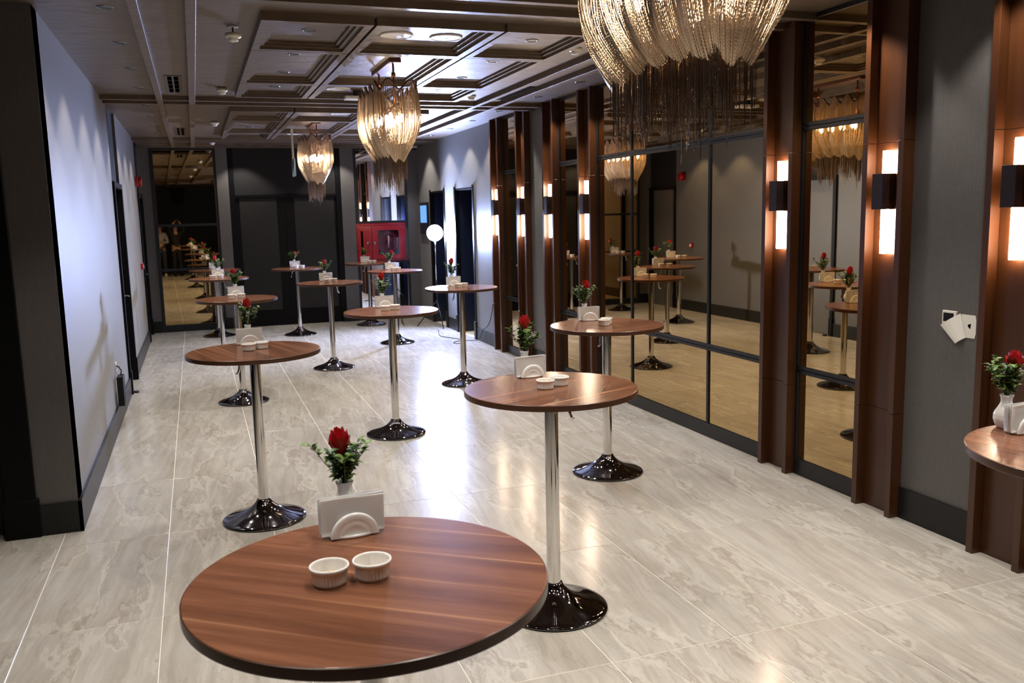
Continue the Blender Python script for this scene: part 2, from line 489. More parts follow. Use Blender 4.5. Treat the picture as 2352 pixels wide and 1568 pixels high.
# ------------------------------------------------------------------ setting: walls
def struct(name, mb, mat, label, parent=None, **kw):
    o = mb.build(name, mat, parent, **kw)
    if parent is None:
        tag(o, label, name.split('_')[0], kind='structure')
    return o

BBH = 0.19
# --- left wall (corridor) and its two door bays
DL = [(10.36, 11.42), (14.83, 15.86)]
wl = struct('wall_left', MB().box(XL - 0.2, XL, YP + 0.001, DL[0][0], 0, CZ)
            .box(XL - 0.2, XL, DL[0][1], DL[1][0], 0, CZ).box(XL - 0.2, XL, DL[1][1], YB + 0.1, 0, CZ), M['wall'],
            'long grey fabric-covered wall on the left')
bl = struct('baseboard_left', MB().box(XL, XL + 0.02, YP - 0.02, DL[0][0], 0, BBH).box(XL, XL + 0.02, DL[0][1], DL[1][0], 0, BBH)
            .box(XL, XL + 0.02, DL[1][1], YB, 0, BBH), M['base'], 'tall charcoal skirting along the left wall')
for k, (y0, y1) in enumerate(DL):
    d = empty('door_%d' % (k + 1), (XL, y0, 0))
    tag(d, ('grey door with black casing in the left wall beside the power adapter' if k == 0 else
            'grey door with black casing in the left wall next to the back corner'), 'door', kind='structure')
    def dbox(name, mat, a0, a1, b0_, b1_, z0, z1, bev=0.0, d=d):
        return MB().box(a0, a1, b0_, b1_, z0, z1).build(name, mat, d, bevel=bev)
    w = y1 - y0
    dbox('leaf', M['wall'], -0.10, -0.05, 0.07, w - 0.07, 0.008, 2.26)
    for a, b_ in ((0.0, 0.07), (w - 0.07, w)):
        dbox('casing', M['black_trim'], -0.2, 0.025, a, b_, 0, 2.31, 0.002)
        dbox('plinth', M['black_trim'], -0.05, 0.035, a - 0.004, b_ + 0.004, 0, 0.26, 0.002)
    dbox('casing', M['black_trim'], -0.2, 0.025, 0.07, w - 0.07, 2.25, 2.31, 0.002)
    dbox('transom_panel', M['wall_dark'], -0.12, -0.03, 0.0, w, 2.31, CZ)
    MB().tube([(-0.05, w - 0.16, 1.02), (0.01, w - 0.16, 1.02), (0.015, w - 0.24, 1.02)], 0.009, 8).build('handle', M['chrome'], d, True)
    MB().lathe([(0.0, 0.012), (0.02, 0.012), (0.024, 0.0)], 16, (-0.05, w - 0.16, 0.93), 'x').build('lock', M['chrome'], d, True)

# --- return wall facing the camera at the left, with a doorway
wr = struct('wall_return', MB().box(-1.02, XL, YP, YP + 0.2, 0, CZ).box(XF, -2.25, YP, YP + 0.2, 0, CZ).box(-2.25, -1.02, YP, YP + 0.2, 2.31, CZ), M['wall'],
            'short dark grey wall end facing the camera at the left')
struct('baseboard_return', MB().box(-1.02, XL + 0.02, YP - 0.02, YP, 0, BBH).box(XF, -2.25, YP - 0.02, YP, 0, BBH), M['base'], 'charcoal skirting under the dark wall end at the left')
d3 = empty('door_3', (-1.63, YP, 0))
tag(d3, 'black framed doorway at the left edge of the picture', 'door', kind='structure')
MB().box(0.45, 0.615, -0.03, 0.2, 0, 2.36).build('casing', M['black_trim'], d3, bevel=0.003)
MB().box(0.435, 0.63, -0.035, 0.2, 0, 0.235).build('plinth', M['black_trim'], d3, bevel=0.003)
MB().box(-0.615, -0.45, -0.03, 0.2, 0, 2.36).build('casing', M['black_trim'], d3, bevel=0.003)
MB().box(-0.45, 0.45, -0.03, 0.2, 2.26, 2.36).build('casing', M['black_trim'], d3, bevel=0.003)
MB().box(-0.45, 0.45, 0.10, 0.15, 0.006, 2.26).build('leaf', M['door_panel'], d3)
MB().box(-0.46, 0.46, -0.02, 0.02, 0.2, 0.21).build('sill', M['black_trim'], d3) if False else None

# --- foyer walls out of view
struct('wall_foyer', MB().box(XF - 0.1, XF, YF, YP + 0.2, 0, CZ), M['wall_dark'], 'dark wall of the foyer left of the camera')
struct('wall_front', MB().box(XF, 4.2, YF - 0.1, YF, 0, CZ), M['wall_dark'], 'dark wall behind the camera')

# --- back wall
wb = struct('wall_back', MB().box(XL - 0.2, -0.62, YB, YB + 0.1, 0, CZ).box(-0.62, 3.70, YB + 0.06, YB + 0.16, 0, CZ)
            .box(3.70, 4.2, YB, YB + 0.1, 0, CZ), M['wall'], 'grey back wall at the far end of the room')
struct('baseboard_back', MB().box(XL + 0.02, -0.62, YB - 0.02, YB, 0, BBH).box(0.41, 0.53, YB - 0.06, YB - 0.04, 0, BBH)
       .box(2.44, 2.735, YB - 0.06, YB - 0.04, 0, BBH).box(3.70, XW - 0.015, YB - 0.02, YB, 0, BBH), M['base'], 'dark skirting along the back wall')
for nm, x0, x1, lab in (('trim_1', 0.41, 0.60, 'grey fabric pilaster left of the double door'), ('trim_2', 2.50, 2.735, 'grey fabric pilaster between double door and red cabinet')):
    struct(nm, MB().box(x0, x1, YB - 0.04, YB + 0.06, 0, CZ), M['wall'], lab, bevel=0.002)

d4 = empty('door_4', (1.52, YB, 0))
tag(d4, 'dark double door with charcoal panels in the back wall', 'door', kind='structure')
MB().box(-0.92, 0.98, 0.0, 0.06, 2.28, CZ).build('transom_panel', M['wall_dark'], d4)
MB().box(-0.92, -0.83, -0.03, 0.06, 0, CZ).build('casing', M['black_trim'], d4, bevel=0.003)
MB().box(0.885, 0.98, -0.03, 0.06, 0, CZ).build('casing', M['black_trim'], d4, bevel=0.003)
MB().box(-0.83, 0.885, -0.03, 0.06, 2.24, 2.29).build('casing', M['black_trim'], d4, bevel=0.003)
for x0, x1, p0, p1 in ((-0.83, 0.0, -0.765, -0.14), (0.004, 0.885, 0.155, 0.85)):
    lf = MB().box(x0, x1, 0.01, 0.05, 0.006, 2.24).build('leaf', M['black_trim'], d4)
    MB().box(p0, p1, 0.0, 0.012, 0.285, 2.235).build('inset_panel', M['door_panel'], lf, bevel=0.003)

# --- right wall: piers, doorways, baseboards
PIL = [('far', 11.512), ('b', 10.502), ('c', 9.604), ('d', 8.602), ('e', 5.355), ('f', 4.353), ('g', 3.458), ('h', 2.457)]
def pspan(c): return c - 0.287, c + 0.042
OPEN = [(14.22, 15.14), (12.62, 13.60)]
OH = 2.275
mw = MB()
mw.box(XW, 4.15, 15.14, YB + 0.1, 0, CZ); mw.box(XW, 4.15, 13.60, 14.22, 0, CZ); mw.box(XW, 4.15, 11.554, 12.62, 0, CZ)
for y0, y1 in OPEN: mw.box(XW, 4.15, y0, y1, OH, CZ)
mw.box(XW + 0.04, 4.15, YF, 11.554, 0, CZ)
mw.box(XW, XW + 0.04, 9.646, 10.215, 0, CZ); mw.box(XW, XW + 0.04, 3.50, 4.066, 0, CZ); mw.box(XW, XW + 0.04, YF, 2.17, 0, CZ)
wrt = struct('wall_right', mw, M['wall'], 'grey fabric-covered wall on the right behind the wooden fins')
mb = MB()
for y0, y1 in ((15.14, YB), (13.60, 14.22), (11.554, 12.62), (9.646, 10.215), (3.50, 4.066), (YF, 2.17)):
    mb.box(XW - 0.015, XW, y0, y1, 0, BBH)
struct('baseboard_right', mb, M['base'], 'tall charcoal skirting along the right wall')
for k, (y0, y1) in enumerate(OPEN):
    d = empty('door_%d' % (5 + k), (XW, y0, 0))
    tag(d, 'dark doorway in the right wall, %s' % ('beside the blue screen' if k == 0 else 'just behind the lit studio lamp, nearer the wooden fins'), 'door', kind='structure')
    w = y1 - y0
    MB().box(0.06, 0.85, w - 0.03, w, 0, OH).build('jamb', M['navy'], d)
    MB().box(0.06, 0.85, 0, 0.03, 0, OH).build('jamb', M['navy'], d)
    MB().box(0.8, 0.85, 0.03, w - 0.03, 0, OH).build('leaf', M['navy'], d)
    MB().box(0.0, 0.85, 0.03, w - 0.03, OH - 0.03, OH).build('head', M['black_trim'], d)
    for a, b_ in ((-0.03, 0.035), (w - 0.035, w + 0.03)):
        MB().box(-0.012, 0.06, a, b_, 0, OH + 0.03).build('casing', M['black_trim'], d, bevel=0.002)
        MB().box(-0.03, 0.06, a - 0.006, b_ + 0.006, 0, 0.27).build('plinth', M['base'], d, bevel=0.002)

# wooden pilasters: two fins and a back panel, each in three stacked boards
ORD = ['farthest away', 'second farthest', 'third farthest', 'fourth farthest', 'left of the narrow near mirror', 'right of the narrow near mirror', 'at the right edge', 'beyond the right edge']
SEAM = [(0.0, 0.638), (0.641, 2.238), (2.241, CZ)]
fin_me = []; pan_me = []
for z0, z1 in SEAM:
    me = MB().box(-0.065, 0.02, -0.021, 0.021, z0, z1).mesh('fin_board', 0.0012); me.materials.append(M['wood']); fin_me.append(me)
    me = MB().box(0.0, 0.02, -0.122, 0.122, z0, z1).mesh('back_board', 0.0008); me.materials.append(M['wood']); pan_me.append(me)
for k, (nm, c) in enumerate(PIL):
    t = empty('trim_%d' % (3 + k), (3.895, c - 0.1225, 0))
    tag(t, 'brown varnished twin-fin wooden pilaster, ' + ORD[k], 'pilaster', kind='structure')
    for s in range(3):
        link('fin_board', fin_me[s], parent=t, loc=(0, 0.1435, 0))
        link('fin_board', fin_me[s], parent=t, loc=(0, -0.1435, 0))
        link('back_board', pan_me[s], parent=t)

# ------------------------------------------------------------------ framed mirrors
def mirror_x(label, y0, y1, mull=(), tilt=0.0):
    """mirror bay in the right wall between two pilasters"""
    t = empty('wall_mirror', (XW, (y0 + y1) / 2, 0)); tag(t, label, 'mirror')
    h = (y1 - y0) / 2
    c = (y0 + y1) / 2
    def fr(name, a, b_, z0, z1, x0=-0.012):
        MB().box(x0, 0.03, a, b_, z0, z1).build(name, M['frame'], t, bevel=0.0015)
    fr('bottom_rail', -h, h, 0.0, 0.115, -0.015)
    fr('top_rail', -h, h, CZ - 0.03, CZ)
    ys = [-h] + [m - c for m in mull] + [h]
    for i, y in enumerate(ys):
        a, b_ = (y, y + 0.028) if i == 0 else (y - 0.028, y) if i == len(ys) - 1 else (y - 0.014, y + 0.014)
        fr('stile', a, b_, 0.115, CZ - 0.03)
    for z in (0.752, 2.405):
        for i in range(len(ys) - 1):
            a, b_ = ys[i] + 0.014, ys[i + 1] - 0.014
            fr('rail', a, b_, z - 0.026, z - 0.003); fr('rail', a, b_, z + 0.003, z + 0.026)
            fr('rail_bead', a, b_, z - 0.003, z + 0.003, -0.004)
    for i in range(len(ys) - 1):
        for z0, z1 in ((0.115, 0.726), (0.778, 2.379), (2.431, CZ - 0.03)):
            MB().box(0.0, 0.006, ys[i] + 0.01, ys[i + 1] - 0.01, z0 - 0.005, z1 + 0.005).build('pane', M['mirror'], t)
    return t
mirror_x('narrow bronze mirror between the two farthest wooden pilasters', 10.544, 11.225)
mirror_x('narrow bronze mirror between third and fourth farthest wooden pilasters', 8.644, 9.317)
mirror_x('wide bronze three-panel mirror on the right wall', 5.397, 8.315, (6.205, 7.552))
mirror_x('narrow bronze mirror between the two nearest tall wall sconces', 4.395, 5.068)
mirror_x('narrow bronze mirror beyond the right edge of the picture', 2.499, 3.171)

def mirror_y(label, x0, x1, z0, z1, bot, top, pane_mat, rails=(), tilt=0.0):
    """mirror bay in the back wall"""
    t = empty('wall_mirror', ((x0 + x1) / 2, YB, z0)); tag(t, label, 'mirror')
    h = (x1 - x0) / 2
    H_ = z1 - z0
    MB().box(-h, h, -0.02, 0.05, 0, bot).build('bottom_rail', M['frame'], t, bevel=0.0015)
    MB().box(-h, h, -0.02, 0.05, H_ - top, H_).build('top_rail', M['frame'], t, bevel=0.0015)
    for a, b_ in ((-h, -h + 0.05), (h - 0.04, h)):
        MB().box(a, b_, -0.02, 0.05, bot, H_ - top).build('stile', M['frame'], t, bevel=0.0015)
    for z in rails:
        MB().box(-h + 0.05, h - 0.04, -0.012, 0.05, z - z0 - 0.02, z - z0 + 0.02).build('rail', M['frame'], t, bevel=0.0015)
    zz = [bot] + [z - z0 for z in rails] + [H_ - top]
    dx = math.tan(tilt) * h
    for i in range(len(zz) - 1):
        a, b_ = zz[i] - 0.005, zz[i + 1] + 0.005
        vs = [(-h + 0.02, 0.02 + dx, a), (h - 0.02, 0.02 - dx, a), (h - 0.02, 0.02 - dx, b_), (-h + 0.02, 0.02 + dx, b_),
              (-h + 0.02, 0.03 + dx, a), (h - 0.02, 0.03 - dx, a), (h - 0.02, 0.03 - dx, b_), (-h + 0.02, 0.03 + dx, b_)]
        MB().add(vs, [(0, 1, 2, 3), (7, 6, 5, 4), (0, 4, 5, 1), (1, 5, 6, 2), (2, 6, 7, 3), (3, 7, 4, 0)]).build('pane', pane_mat, t)
    return t
mirror_y('tall bronze mirror on the back wall left of the double door', -0.62, 0.41, 0, CZ, 0.115, 0.08, M['mirror'], (1.055, 1.80), math.radians(-0.9))
mirror_y('mirror above the red fire cabinet on the back wall', 2.735, 3.70, 1.752, CZ, 0.04, 0.08, M['mirror_clear'])
mirror_y('mirror below the red fire cabinet on the back wall', 2.735, 3.70, 0, 1.06, 0.20, 0.03, M['mirror_clear'])

# ------------------------------------------------------------------ chandeliers
def chain_mesh(name, paths, rad, seg=3, bead=True):
    V = []; Fs = []; base = 0
    rng = np.random.default_rng(4)
    for P in paths:
        P = np.asarray(P); n = len(P)
        T = np.gradient(P, axis=0); T /= np.linalg.norm(T, axis=1)[:, None] + 1e-9
        ref = np.array([0.31, 0.95, 0.05]); A = np.cross(T, ref); A /= np.linalg.norm(A, axis=1)[:, None] + 1e-9
        B = np.cross(T, A)
        r = np.full(n, rad)
        if bead: r = r * np.where(np.arange(n) % 2 == 0, 1.25, 0.55)
        ph = rng.random() * 6.28
        ks = np.arange(seg) * 2 * np.pi / seg + ph
        ring = P[:, None, :] + r[:, None, None] * (A[:, None, :] * np.cos(ks)[None, :, None] + B[:, None, :] * np.sin(ks)[None, :, None])
        V.append(ring.reshape(-1, 3))
        i = np.arange(n - 1)[:, None] * seg + base; k = np.arange(seg)[None, :]; k2 = (k + 1) % seg
        Fs.append(np.stack([i + k, i + k2, i + seg + k2, i + seg + k], -1).reshape(-1, 4))
        base += n * seg
    V = np.concatenate(V); Fq = np.concatenate(Fs)
    me = bpy.data.meshes.new(name)
    me.vertices.add(len(V)); me.vertices.foreach_set('co', V.astype(np.float32).ravel())
    me.loops.add(len(Fq) * 4); me.loops.foreach_set('vertex_index', Fq.astype(np.int32).ravel())
    me.polygons.add(len(Fq)); me.polygons.foreach_set('loop_start', np.arange(0, len(Fq) * 4, 4, dtype=np.int32))
    me.update(calc_edges=True)
    return me

HX, HY = 0.17, 0.49
def rim_pt(t, sx=1.0, sy=1.0, p=5.0):
    a = 2 * PI * t
    c, s = math.cos(a), math.sin(a)
    k = (abs(c) ** p + abs(s) ** p) ** (-1.0 / p)
    return c * k * HX * sx, s * k * HY * sy
# parametrise the rim by arc length
_ts = [i / 2000 for i in range(2001)]
_pts = [rim_pt(t) for t in _ts]
_acc = [0.0]
for i in range(2000):
    _acc.append(_acc[-1] + math.hypot(_pts[i + 1][0] - _pts[i][0], _pts[i + 1][1] - _pts[i][1]))
PERI = _acc[-1]
def rim_s(s):
    return np.interp((s % 1.0) * PERI, _acc, _ts)
NF = 14
def rim_z(s): return -0.215 + 0.038 * math.cos(2 * PI * NF * s)
def make_chandelier():
    root = empty('chandelier')
    plate = MB().box(-0.048, 0.048, -0.38, 0.38, -0.032, 0.0).build('ceiling_plate', M['bronze'], root, bevel=0.003)
    for y in (-0.29, 0.29):
        rd = MB().tube([(0, y, -0.03), (0, y, -0.36)], 0.008, 10).build('rod', M['copper'], root, True)
        MB().lathe([(0.008, -0.02), (0.017, -0.015), (0.017, 0.015), (0.008, 0.02)], 14, (0, y, -0.115)).build('collar', M['copper'], rd, True)
    # inner spine that carries the bulbs
    MB().tube([(0, -0.42, -0.36), (0, 0.42, -0.36)], 0.009, 8).build('spine', M['bronze'], root, True)
    pts = []
    for i in range(280):
        s = i / 280; x, y = rim_pt(float(rim_s(s)))
        m = 1 + 0.045 * math.cos(2 * PI * NF * s)
        pts.append((x * m, y * (1 + 0.02 * math.cos(2 * PI * NF * s)), rim_z(s)))
    pts.append(pts[0])
    MB().tube(pts, 0.0075, 8, cap=False).build('wavy_rim', M['bronze'], root, True)
    rng = random.Random(11)
    paths = []
    ns = 600
    for i in range(ns):
        s = i / ns + rng.uniform(-0.0008, 0.0008)
        x, y = rim_pt(float(rim_s(s)))
        fold = math.cos(2 * PI * NF * s)
        ye = abs(y) / HY
        zt = rim_z(s); zb = -0.745 - 0.055 * ye ** 3 - 0.015 * fold
        drift = 0.016 * math.sin(2 * PI * NF * s)
        jr = rng.gauss(0, 0.010); jl = rng.gauss(0, 0.0025)
        P = []
        n = 112
        o0 = rng.random()
        for k in range(n + 1):
            u = min((k + o0) / n, 1.0) if k else 0.0
            e = max(0.0, (u - 0.40) / 0.60)
            bul = 1 + (0.06 + jr) * math.sin(PI * min(u * 1.2, 1.0))
            inn = 1.0 - 0.62 * e ** 2.3
            iny = 1.0 - 0.22 * e ** 2.2
            fm = 1 + fold * (0.045 * (1 - u) + 0.075 * math.sin(PI * min(u * 1.1, 1.0)) ** 1.5)
            z = zt + (zb + jl - zt) * (u + 0.16 * u * (1 - u))
            P.append((x * bul * inn * fm, (y * bul * iny + drift * u * (math.copysign(1, x) if abs(x) > HX * 0.9 else 0.0)) * (1 + fold * 0.015), z))
        paths.append(P)
    me = chain_mesh('chain_drape', paths, 0.0021)
    o = link('chain_drape', me, M['chain'], root); o['kind'] = 'stuff'
    MB().tube([(0.05, -0.34, -0.69), (0.05, 0.34, -0.69), (-0.05, 0.34, -0.69), (-0.05, -0.34, -0.69), (0.05, -0.34, -0.69)], 0.006, 8).build('lower_frame', M['bronze'], root, True)
    paths = []
    for i in range(640):
        x = rng.uniform(-0.07, 0.07); y = rng.uniform(-0.36, 0.36)
        if rng.random() < 0.45: x = math.copysign(rng.uniform(0.05, 0.072), x)
        if rng.random() < 0.12: y = math.copysign(rng.uniform(0.34, 0.37), y)
        ln = 0.17 + 0.06 * math.sin(y * 23 + x * 30) * math.cos(y * 9) + rng.uniform(-0.03, 0.05) + (0.05 if rng.random() < 0.08 else 0)
        z0 = -0.66
        n = 44
        paths.append([(x, y, z0 - ln * 1.4 * k / n) for k in range(n + 1)])
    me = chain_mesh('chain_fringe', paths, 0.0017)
    o = link('chain_fringe', me, M['chain_brown'], root); o['kind'] = 'stuff'
    for i in range(10):
        y = -0.38 + 0.76 * i / 9
        x = 0.055 * (1 if i % 2 else -1)
        MB().tube([(0, y, -0.36), (x * 0.7, y, -0.38), (x, y, -0.40), (x, y, -0.425)], 0.005, 6).build('bulb_arm', M['bronze'], root, True)
        MB().lathe([(0.004, 0.0), (0.012, -0.012), (0.017, -0.03), (0.014, -0.05), (0.006, -0.066), (0.0005, -0.072)], 10, (x, y, -0.422)).build('bulb', M['bulb'], root, True)
    return root
ch = make_chandelier()
CH_Y = [(2.76, 'large beaded gold chain chandelier hanging nearest the camera'), (7.53, 'beaded gold chain chandelier in the middle of the ceiling'), (12.31, 'small-looking beaded gold chain chandelier farthest from the camera')]
for k, (y, lab) in enumerate(CH_Y):
    o = ch if k == 0 else copy_tree(ch)
    o.location = (1.60, y, CZ)
    tag(o, lab, 'chandelier', 'chain chandelier row')

# ------------------------------------------------------------------ wall sconces
def make_sconce():
    t = empty('wall_sconce')
    MB().box(-0.095, 0.0, -0.043, 0.043, -0.103, 0.104).build('box', M['sconce_box'], t, bevel=0.0015)
    MB().box(-0.048, -0.012, -0.018, 0.018, 0.104, 0.238).build('light_tube', M['sconce_tube'], t, bevel=0.003)
    MB().box(-0.048, -0.012, -0.018, 0.018, -0.365, -0.103).build('light_tube', M['sconce_tube'], t, bevel=0.003)
    return t
sc0 = make_sconce()
for k, (nm, c) in enumerate(PIL):
    o = sc0 if k == 0 else copy_tree(sc0)
    o.location = (3.895, c - 0.1225, 1.953)
    tag(o, 'brown wall sconce with lit white tubes on the pilaster ' + ORD[k], 'wall sconce', 'tube sconces on the right wall')

# ------------------------------------------------------------------ ceiling fittings
spot_data = bpy.data.lights.new('downlight beam', 'SPOT')
spot_data.energy = SPOT_W; spot_data.color = SPOT_COL; spot_data.spot_size = math.radians(100); spot_data.spot_blend = 0.42
spot_data.shadow_soft_size = 0.03
def make_downlight():
    t = empty('downlight')
    MB().lathe([(0.036, -0.001), (0.038, -0.006), (0.048, -0.005), (0.051, 0.0)], 28, cap=False).build('trim_ring', M['dl_ring'], t, True)
    MB().lathe([(0.037, -0.004), (0.020, -0.0015), (0.0005, -0.0012)], 28, cap=False).build('reflector', M['dl_lens'], t, True)
    return t
dl0 = make_downlight(); first = True
rows = [('left wall row', -0.40), ('left coffer row', 0.812), ('right coffer row', 2.41), ('right wall row', 3.62)]
ORDN = ['first', 'second', 'third', 'fourth', 'fifth', 'sixth', 'seventh', 'eighth', 'ninth', 'tenth', 'eleventh', 'twelfth', 'last']
for rn, x in rows:
    if 'wall' in rn:
        ys = [1.06, 2.17, 3.29, 4.40, 5.84, 6.946, 8.065, 9.183, 10.52, 11.63, 12.72, 13.84]
    else:
        ys = [1.45, 2.35, 3.24, 4.11, 6.225, 7.13, 8.02, 8.885, 11.007, 11.90, 12.80, 13.66]
    ys = ys + ([15.62] if 'coffer' in rn else [15.10] if 'right' in rn else [])
    for k, y in enumerate(ys):
        o = dl0 if first else copy_tree(dl0); first = False
        o.location = (x, y, CZ if y < 15.5 else 3.097)
        tag(o, 'recessed round downlight, %s from the near end of the %s' % (ORDN[k], rn), 'downlight', 'ceiling downlights, ' + rn)
        lo = bpy.data.objects.new('downlight_beam', spot_data); COL.objects.link(lo)
        lo.parent = o; lo.location = (0, 0, -0.012)

def make_speaker():
    t = empty('ceiling_speaker')
    MB().lathe([(0.118, 0.0), (0.116, -0.008), (0.105, -0.010), (0.103, -0.006)], 40, cap=False).build('rim', M['white_plastic'], t, True)
    MB().lathe([(0.104, -0.006), (0.05, -0.009), (0.006, -0.010), (0.0, -0.012)], 40, cap=False).build('grille', M['white_plastic'], t, True)
    return t
sp0 = make_speaker(); first = True
for (x, y, lab) in ((1.413, 6.25, 'round white ceiling speaker, left one in front of the middle chandelier'), (1.771, 6.255, 'round white ceiling speaker, right one in front of the middle chandelier'),
                    (1.419, 8.92, 'round white ceiling speaker, left one behind the middle chandelier'), (1.760, 8.89, 'round white ceiling speaker, right one behind the middle chandelier'),
                    (1.763, 11.01, 'round white ceiling speaker in front of the farthest chandelier'), (1.5, 13.7, 'round white ceiling speaker behind the farthest chandelier')):
    o = sp0 if first else copy_tree(sp0); first = False
    o.location = (x, y, CZ); tag(o, lab, 'speaker', 'round ceiling speakers')

def make_smoke(drop):
    t = empty('smoke_detector')
    MB().lathe([(0.034, 0.0), (0.034, -0.006), (0.028, -0.008), (0.0, -0.008)], 28).build('ceiling_disc', M['white_plastic'], t, True)
    if drop > 0.02:
        MB().tube([(0, 0, -0.006), (0, 0, -drop)], 0.006, 8).build('stem', M['bronze'], t, True)
    bd = MB().lathe([(0.0, -drop), (0.050, -drop), (0.052, -drop - 0.018), (0.046, -drop - 0.026), (0.032, -drop - 0.028), (0.032, -drop - 0.036)], 32, cap=False).build('body', M['white_plastic'], t, True)
    MB().lathe([(0.031, -drop - 0.028), (0.031, -drop - 0.037)], 32, cap=False).build('vent_slot', M['void'], bd, True)
    MB().lathe([(0.032, -drop - 0.036), (0.030, -drop - 0.046), (0.018, -drop - 0.052), (0.0, -drop - 0.053)], 32, cap=False).build('chamber', M['white_plastic'], t, True)
    return t
for (x, y, dr, lab) in ((0.325, 6.22, 0.045, 'white smoke detector on a short stem at the upper left'), (0.338, 9.05, 0.012, 'white smoke detector, second from camera in the left ceiling band'),
                        (0.335, 12.1, 0.012, 'white smoke detector, third from camera in the left ceiling band'), (0.36, 15.1, 0.012, 'white smoke detector above the tall back mirror'),
                        (2.80, 6.32, 0.02, 'white smoke detector half hidden by the nearest chandelier'), (2.80, 9.0, 0.02, 'white smoke detector right of the middle chandelier')):
    t = make_smoke(dr); t.location = (x, y, CZ); tag(t, lab, 'smoke detector', 'smoke detectors')

for (y0, y1, lab) in ((8.37, 9.46, 'brown ceiling air vent with black slots, nearer one'), (13.0, 14.1, 'brown ceiling air vent with black slots, farther one')):
    t = empty('air_vent', (-0.088, (y0 + y1) / 2, CZ)); tag(t, lab, 'vent', 'ceiling vents')
    h = (y1 - y0) / 2
    MB().box(-0.05, 0.05, -h + 0.03, h - 0.03, -0.0015, 0.003).build('cavity', M['void'], t)
    fm = MB(); fm.box(-0.072, -0.046, -h, h, -0.005, 0.002); fm.box(0.046, 0.072, -h, h, -0.005, 0.002); fm.box(-0.046, 0.046, -h, -h + 0.04, -0.005, 0.002); fm.box(-0.046, 0.046, h - 0.04, h, -0.005, 0.002)
    fm.box(-0.008, 0.008, -h + 0.04, h - 0.04, -0.005, 0.002)
    fm.build('vent_frame', M['vent'], t)
    for k in range(1, 4):
        yy = -h + 0.04 + (2 * h - 0.08) * k / 4
        for sx in (-1, 1):
            MB().box(sx * 0.027 - 0.019, sx * 0.027 + 0.019, yy - 0.006, yy + 0.006, -0.004, 0.002).build('slat', M['vent'], t)
t = empty('slot_diffuser', (3.265, 8.96, CZ)); tag(t, 'long black slot diffuser in the ceiling above the right wall', 'vent')
MB().box(-0.03, 0.03, -0.52, 0.52, -0.002, 0.003).build('slot', M['void'], t)
for a in (-0.034, 0.030, -0.003):
    MB().box(a, a + 0.005, -0.53, 0.53, -0.006, 0.002).build('rail', M['frame'], t)

t = empty('access_point', (1.64, 9.06, CZ)); tag(t, 'white flat wireless box on the ceiling behind the middle chandelier', 'wireless box')
MB().box(-0.14, 0.10, -0.07, 0.08, -0.085, -0.055).build('case', M['white_plastic'], t, bevel=0.006, bseg=2)
MB().box(-0.05, 0.03, -0.03, 0.03, -0.056, 0.0).build('bracket', M['black_plastic'], t)

t = empty('hanging_sign', (1.385, 13.0, CZ)); tag(t, 'thin hanging sign panel seen edge-on beside the farthest chandelier', 'sign')
MB().box(-0.014, 0.014, -0.015, 0.015, -0.44, 0.0).build('suspension_bar', M['white_plastic'], t)
MB().box(-0.011, 0.011, -0.16, 0.16, -0.66, -0.42).build('panel', plain('blue grey acrylic', (0.25, 0.36, 0.46), 0.2, noise=0.05), t, bevel=0.002)

t = empty('dome_camera', (3.80, 15.70, 3.097)); tag(t, 'small white dome camera in the far right ceiling corner', 'camera')
MB().lathe([(0.05, 0.0), (0.05, -0.03), (0.045, -0.035)], 24).build('base', M['white_plastic'], t, True)
MB().lathe([(0.042, -0.035), (0.036, -0.06), (0.02, -0.075), (0.0005, -0.08)], 24, cap=False).build('dome', M['black_plastic'], t, True)

# ------------------------------------------------------------------ cocktail tables
TT = 1.078
def rounded_disc(r, z0, z1, b):
    pr = [(0.0, z0), (r - b, z0)]
    for k in range(1, 5): a = PI / 2 * k / 4; pr.append((r - b + b * math.sin(a), z0 + b - b * math.cos(a)))
    return pr
top_me = MB().lathe([(0.0, -0.0015), (0.396, -0.0015), (0.3975, 0.0), (0.0, 0.0)][0:2] + [(0.3985, -0.0008), (0.3975, 0.0), (0.0, 0.0)], 96, cap=False).mesh('table_top')
top_me.materials.append(M['walnut'])
edge_me = MB().lathe([(0.0, -0.027), (0.399, -0.027), (0.4008, -0.0252), (0.4012, -0.014), (0.4008, -0.0022), (0.3985, -0.0008)], 96, cap=False).mesh('edge_band')
edge_me.materials.append(M['edge'])
base_me = MB().lathe([(0.0, 0.004), (0.252, 0.004), (0.256, 0.007), (0.256, 0.011), (0.250, 0.016), (0.225, 0.024), (0.19, 0.034), (0.15, 0.047), (0.115, 0.062), (0.085, 0.080), (0.064, 0.098), (0.050, 0.114), (0.043, 0.126), (0.040, 0.133), (0.033, 0.135)], 72, cap=False).mesh('base')
base_me.materials.append(M['chrome_dark_reflection'])
foot_me = MB().lathe([(0.225, 0.0), (0.249, 0.0), (0.249, 0.005), (0.225, 0.005)], 48, cap=False).mesh('rubber_ring'); foot_me.materials.append(M['black_plastic'])
col_me = MB().lathe([(0.0325, 0.128), (0.0325, 0.60), (0.0325, TT - 0.040)], 40, cap=False).mesh('column'); col_me.materials.append(M['chrome'])
plate_me = MB().lathe([(0.0, -0.044), (0.085, -0.044), (0.088, -0.038), (0.088, -0.027)], 36, cap=False).mesh('mounting_plate'); plate_me.materials.append(M['chrome'])
lev_me = MB().tube([(0.03, 0, -0.045), (0.075, 0, -0.048), (0.092, 0, -0.062), (0.095, 0, -0.105), (0.104, 0, -0.13), (0.118, 0, -0.138)], [0.006, 0.006, 0.007, 0.008, 0.008, 0.006], 8).mesh('lever'); lev_me.materials.append(M['chrome'])
for me in (base_me, col_me, plate_me, lev_me, foot_me):
    me.polygons.foreach_set('use_smooth', [True] * len(me.polygons))
smooth_mesh(edge_me, 30)

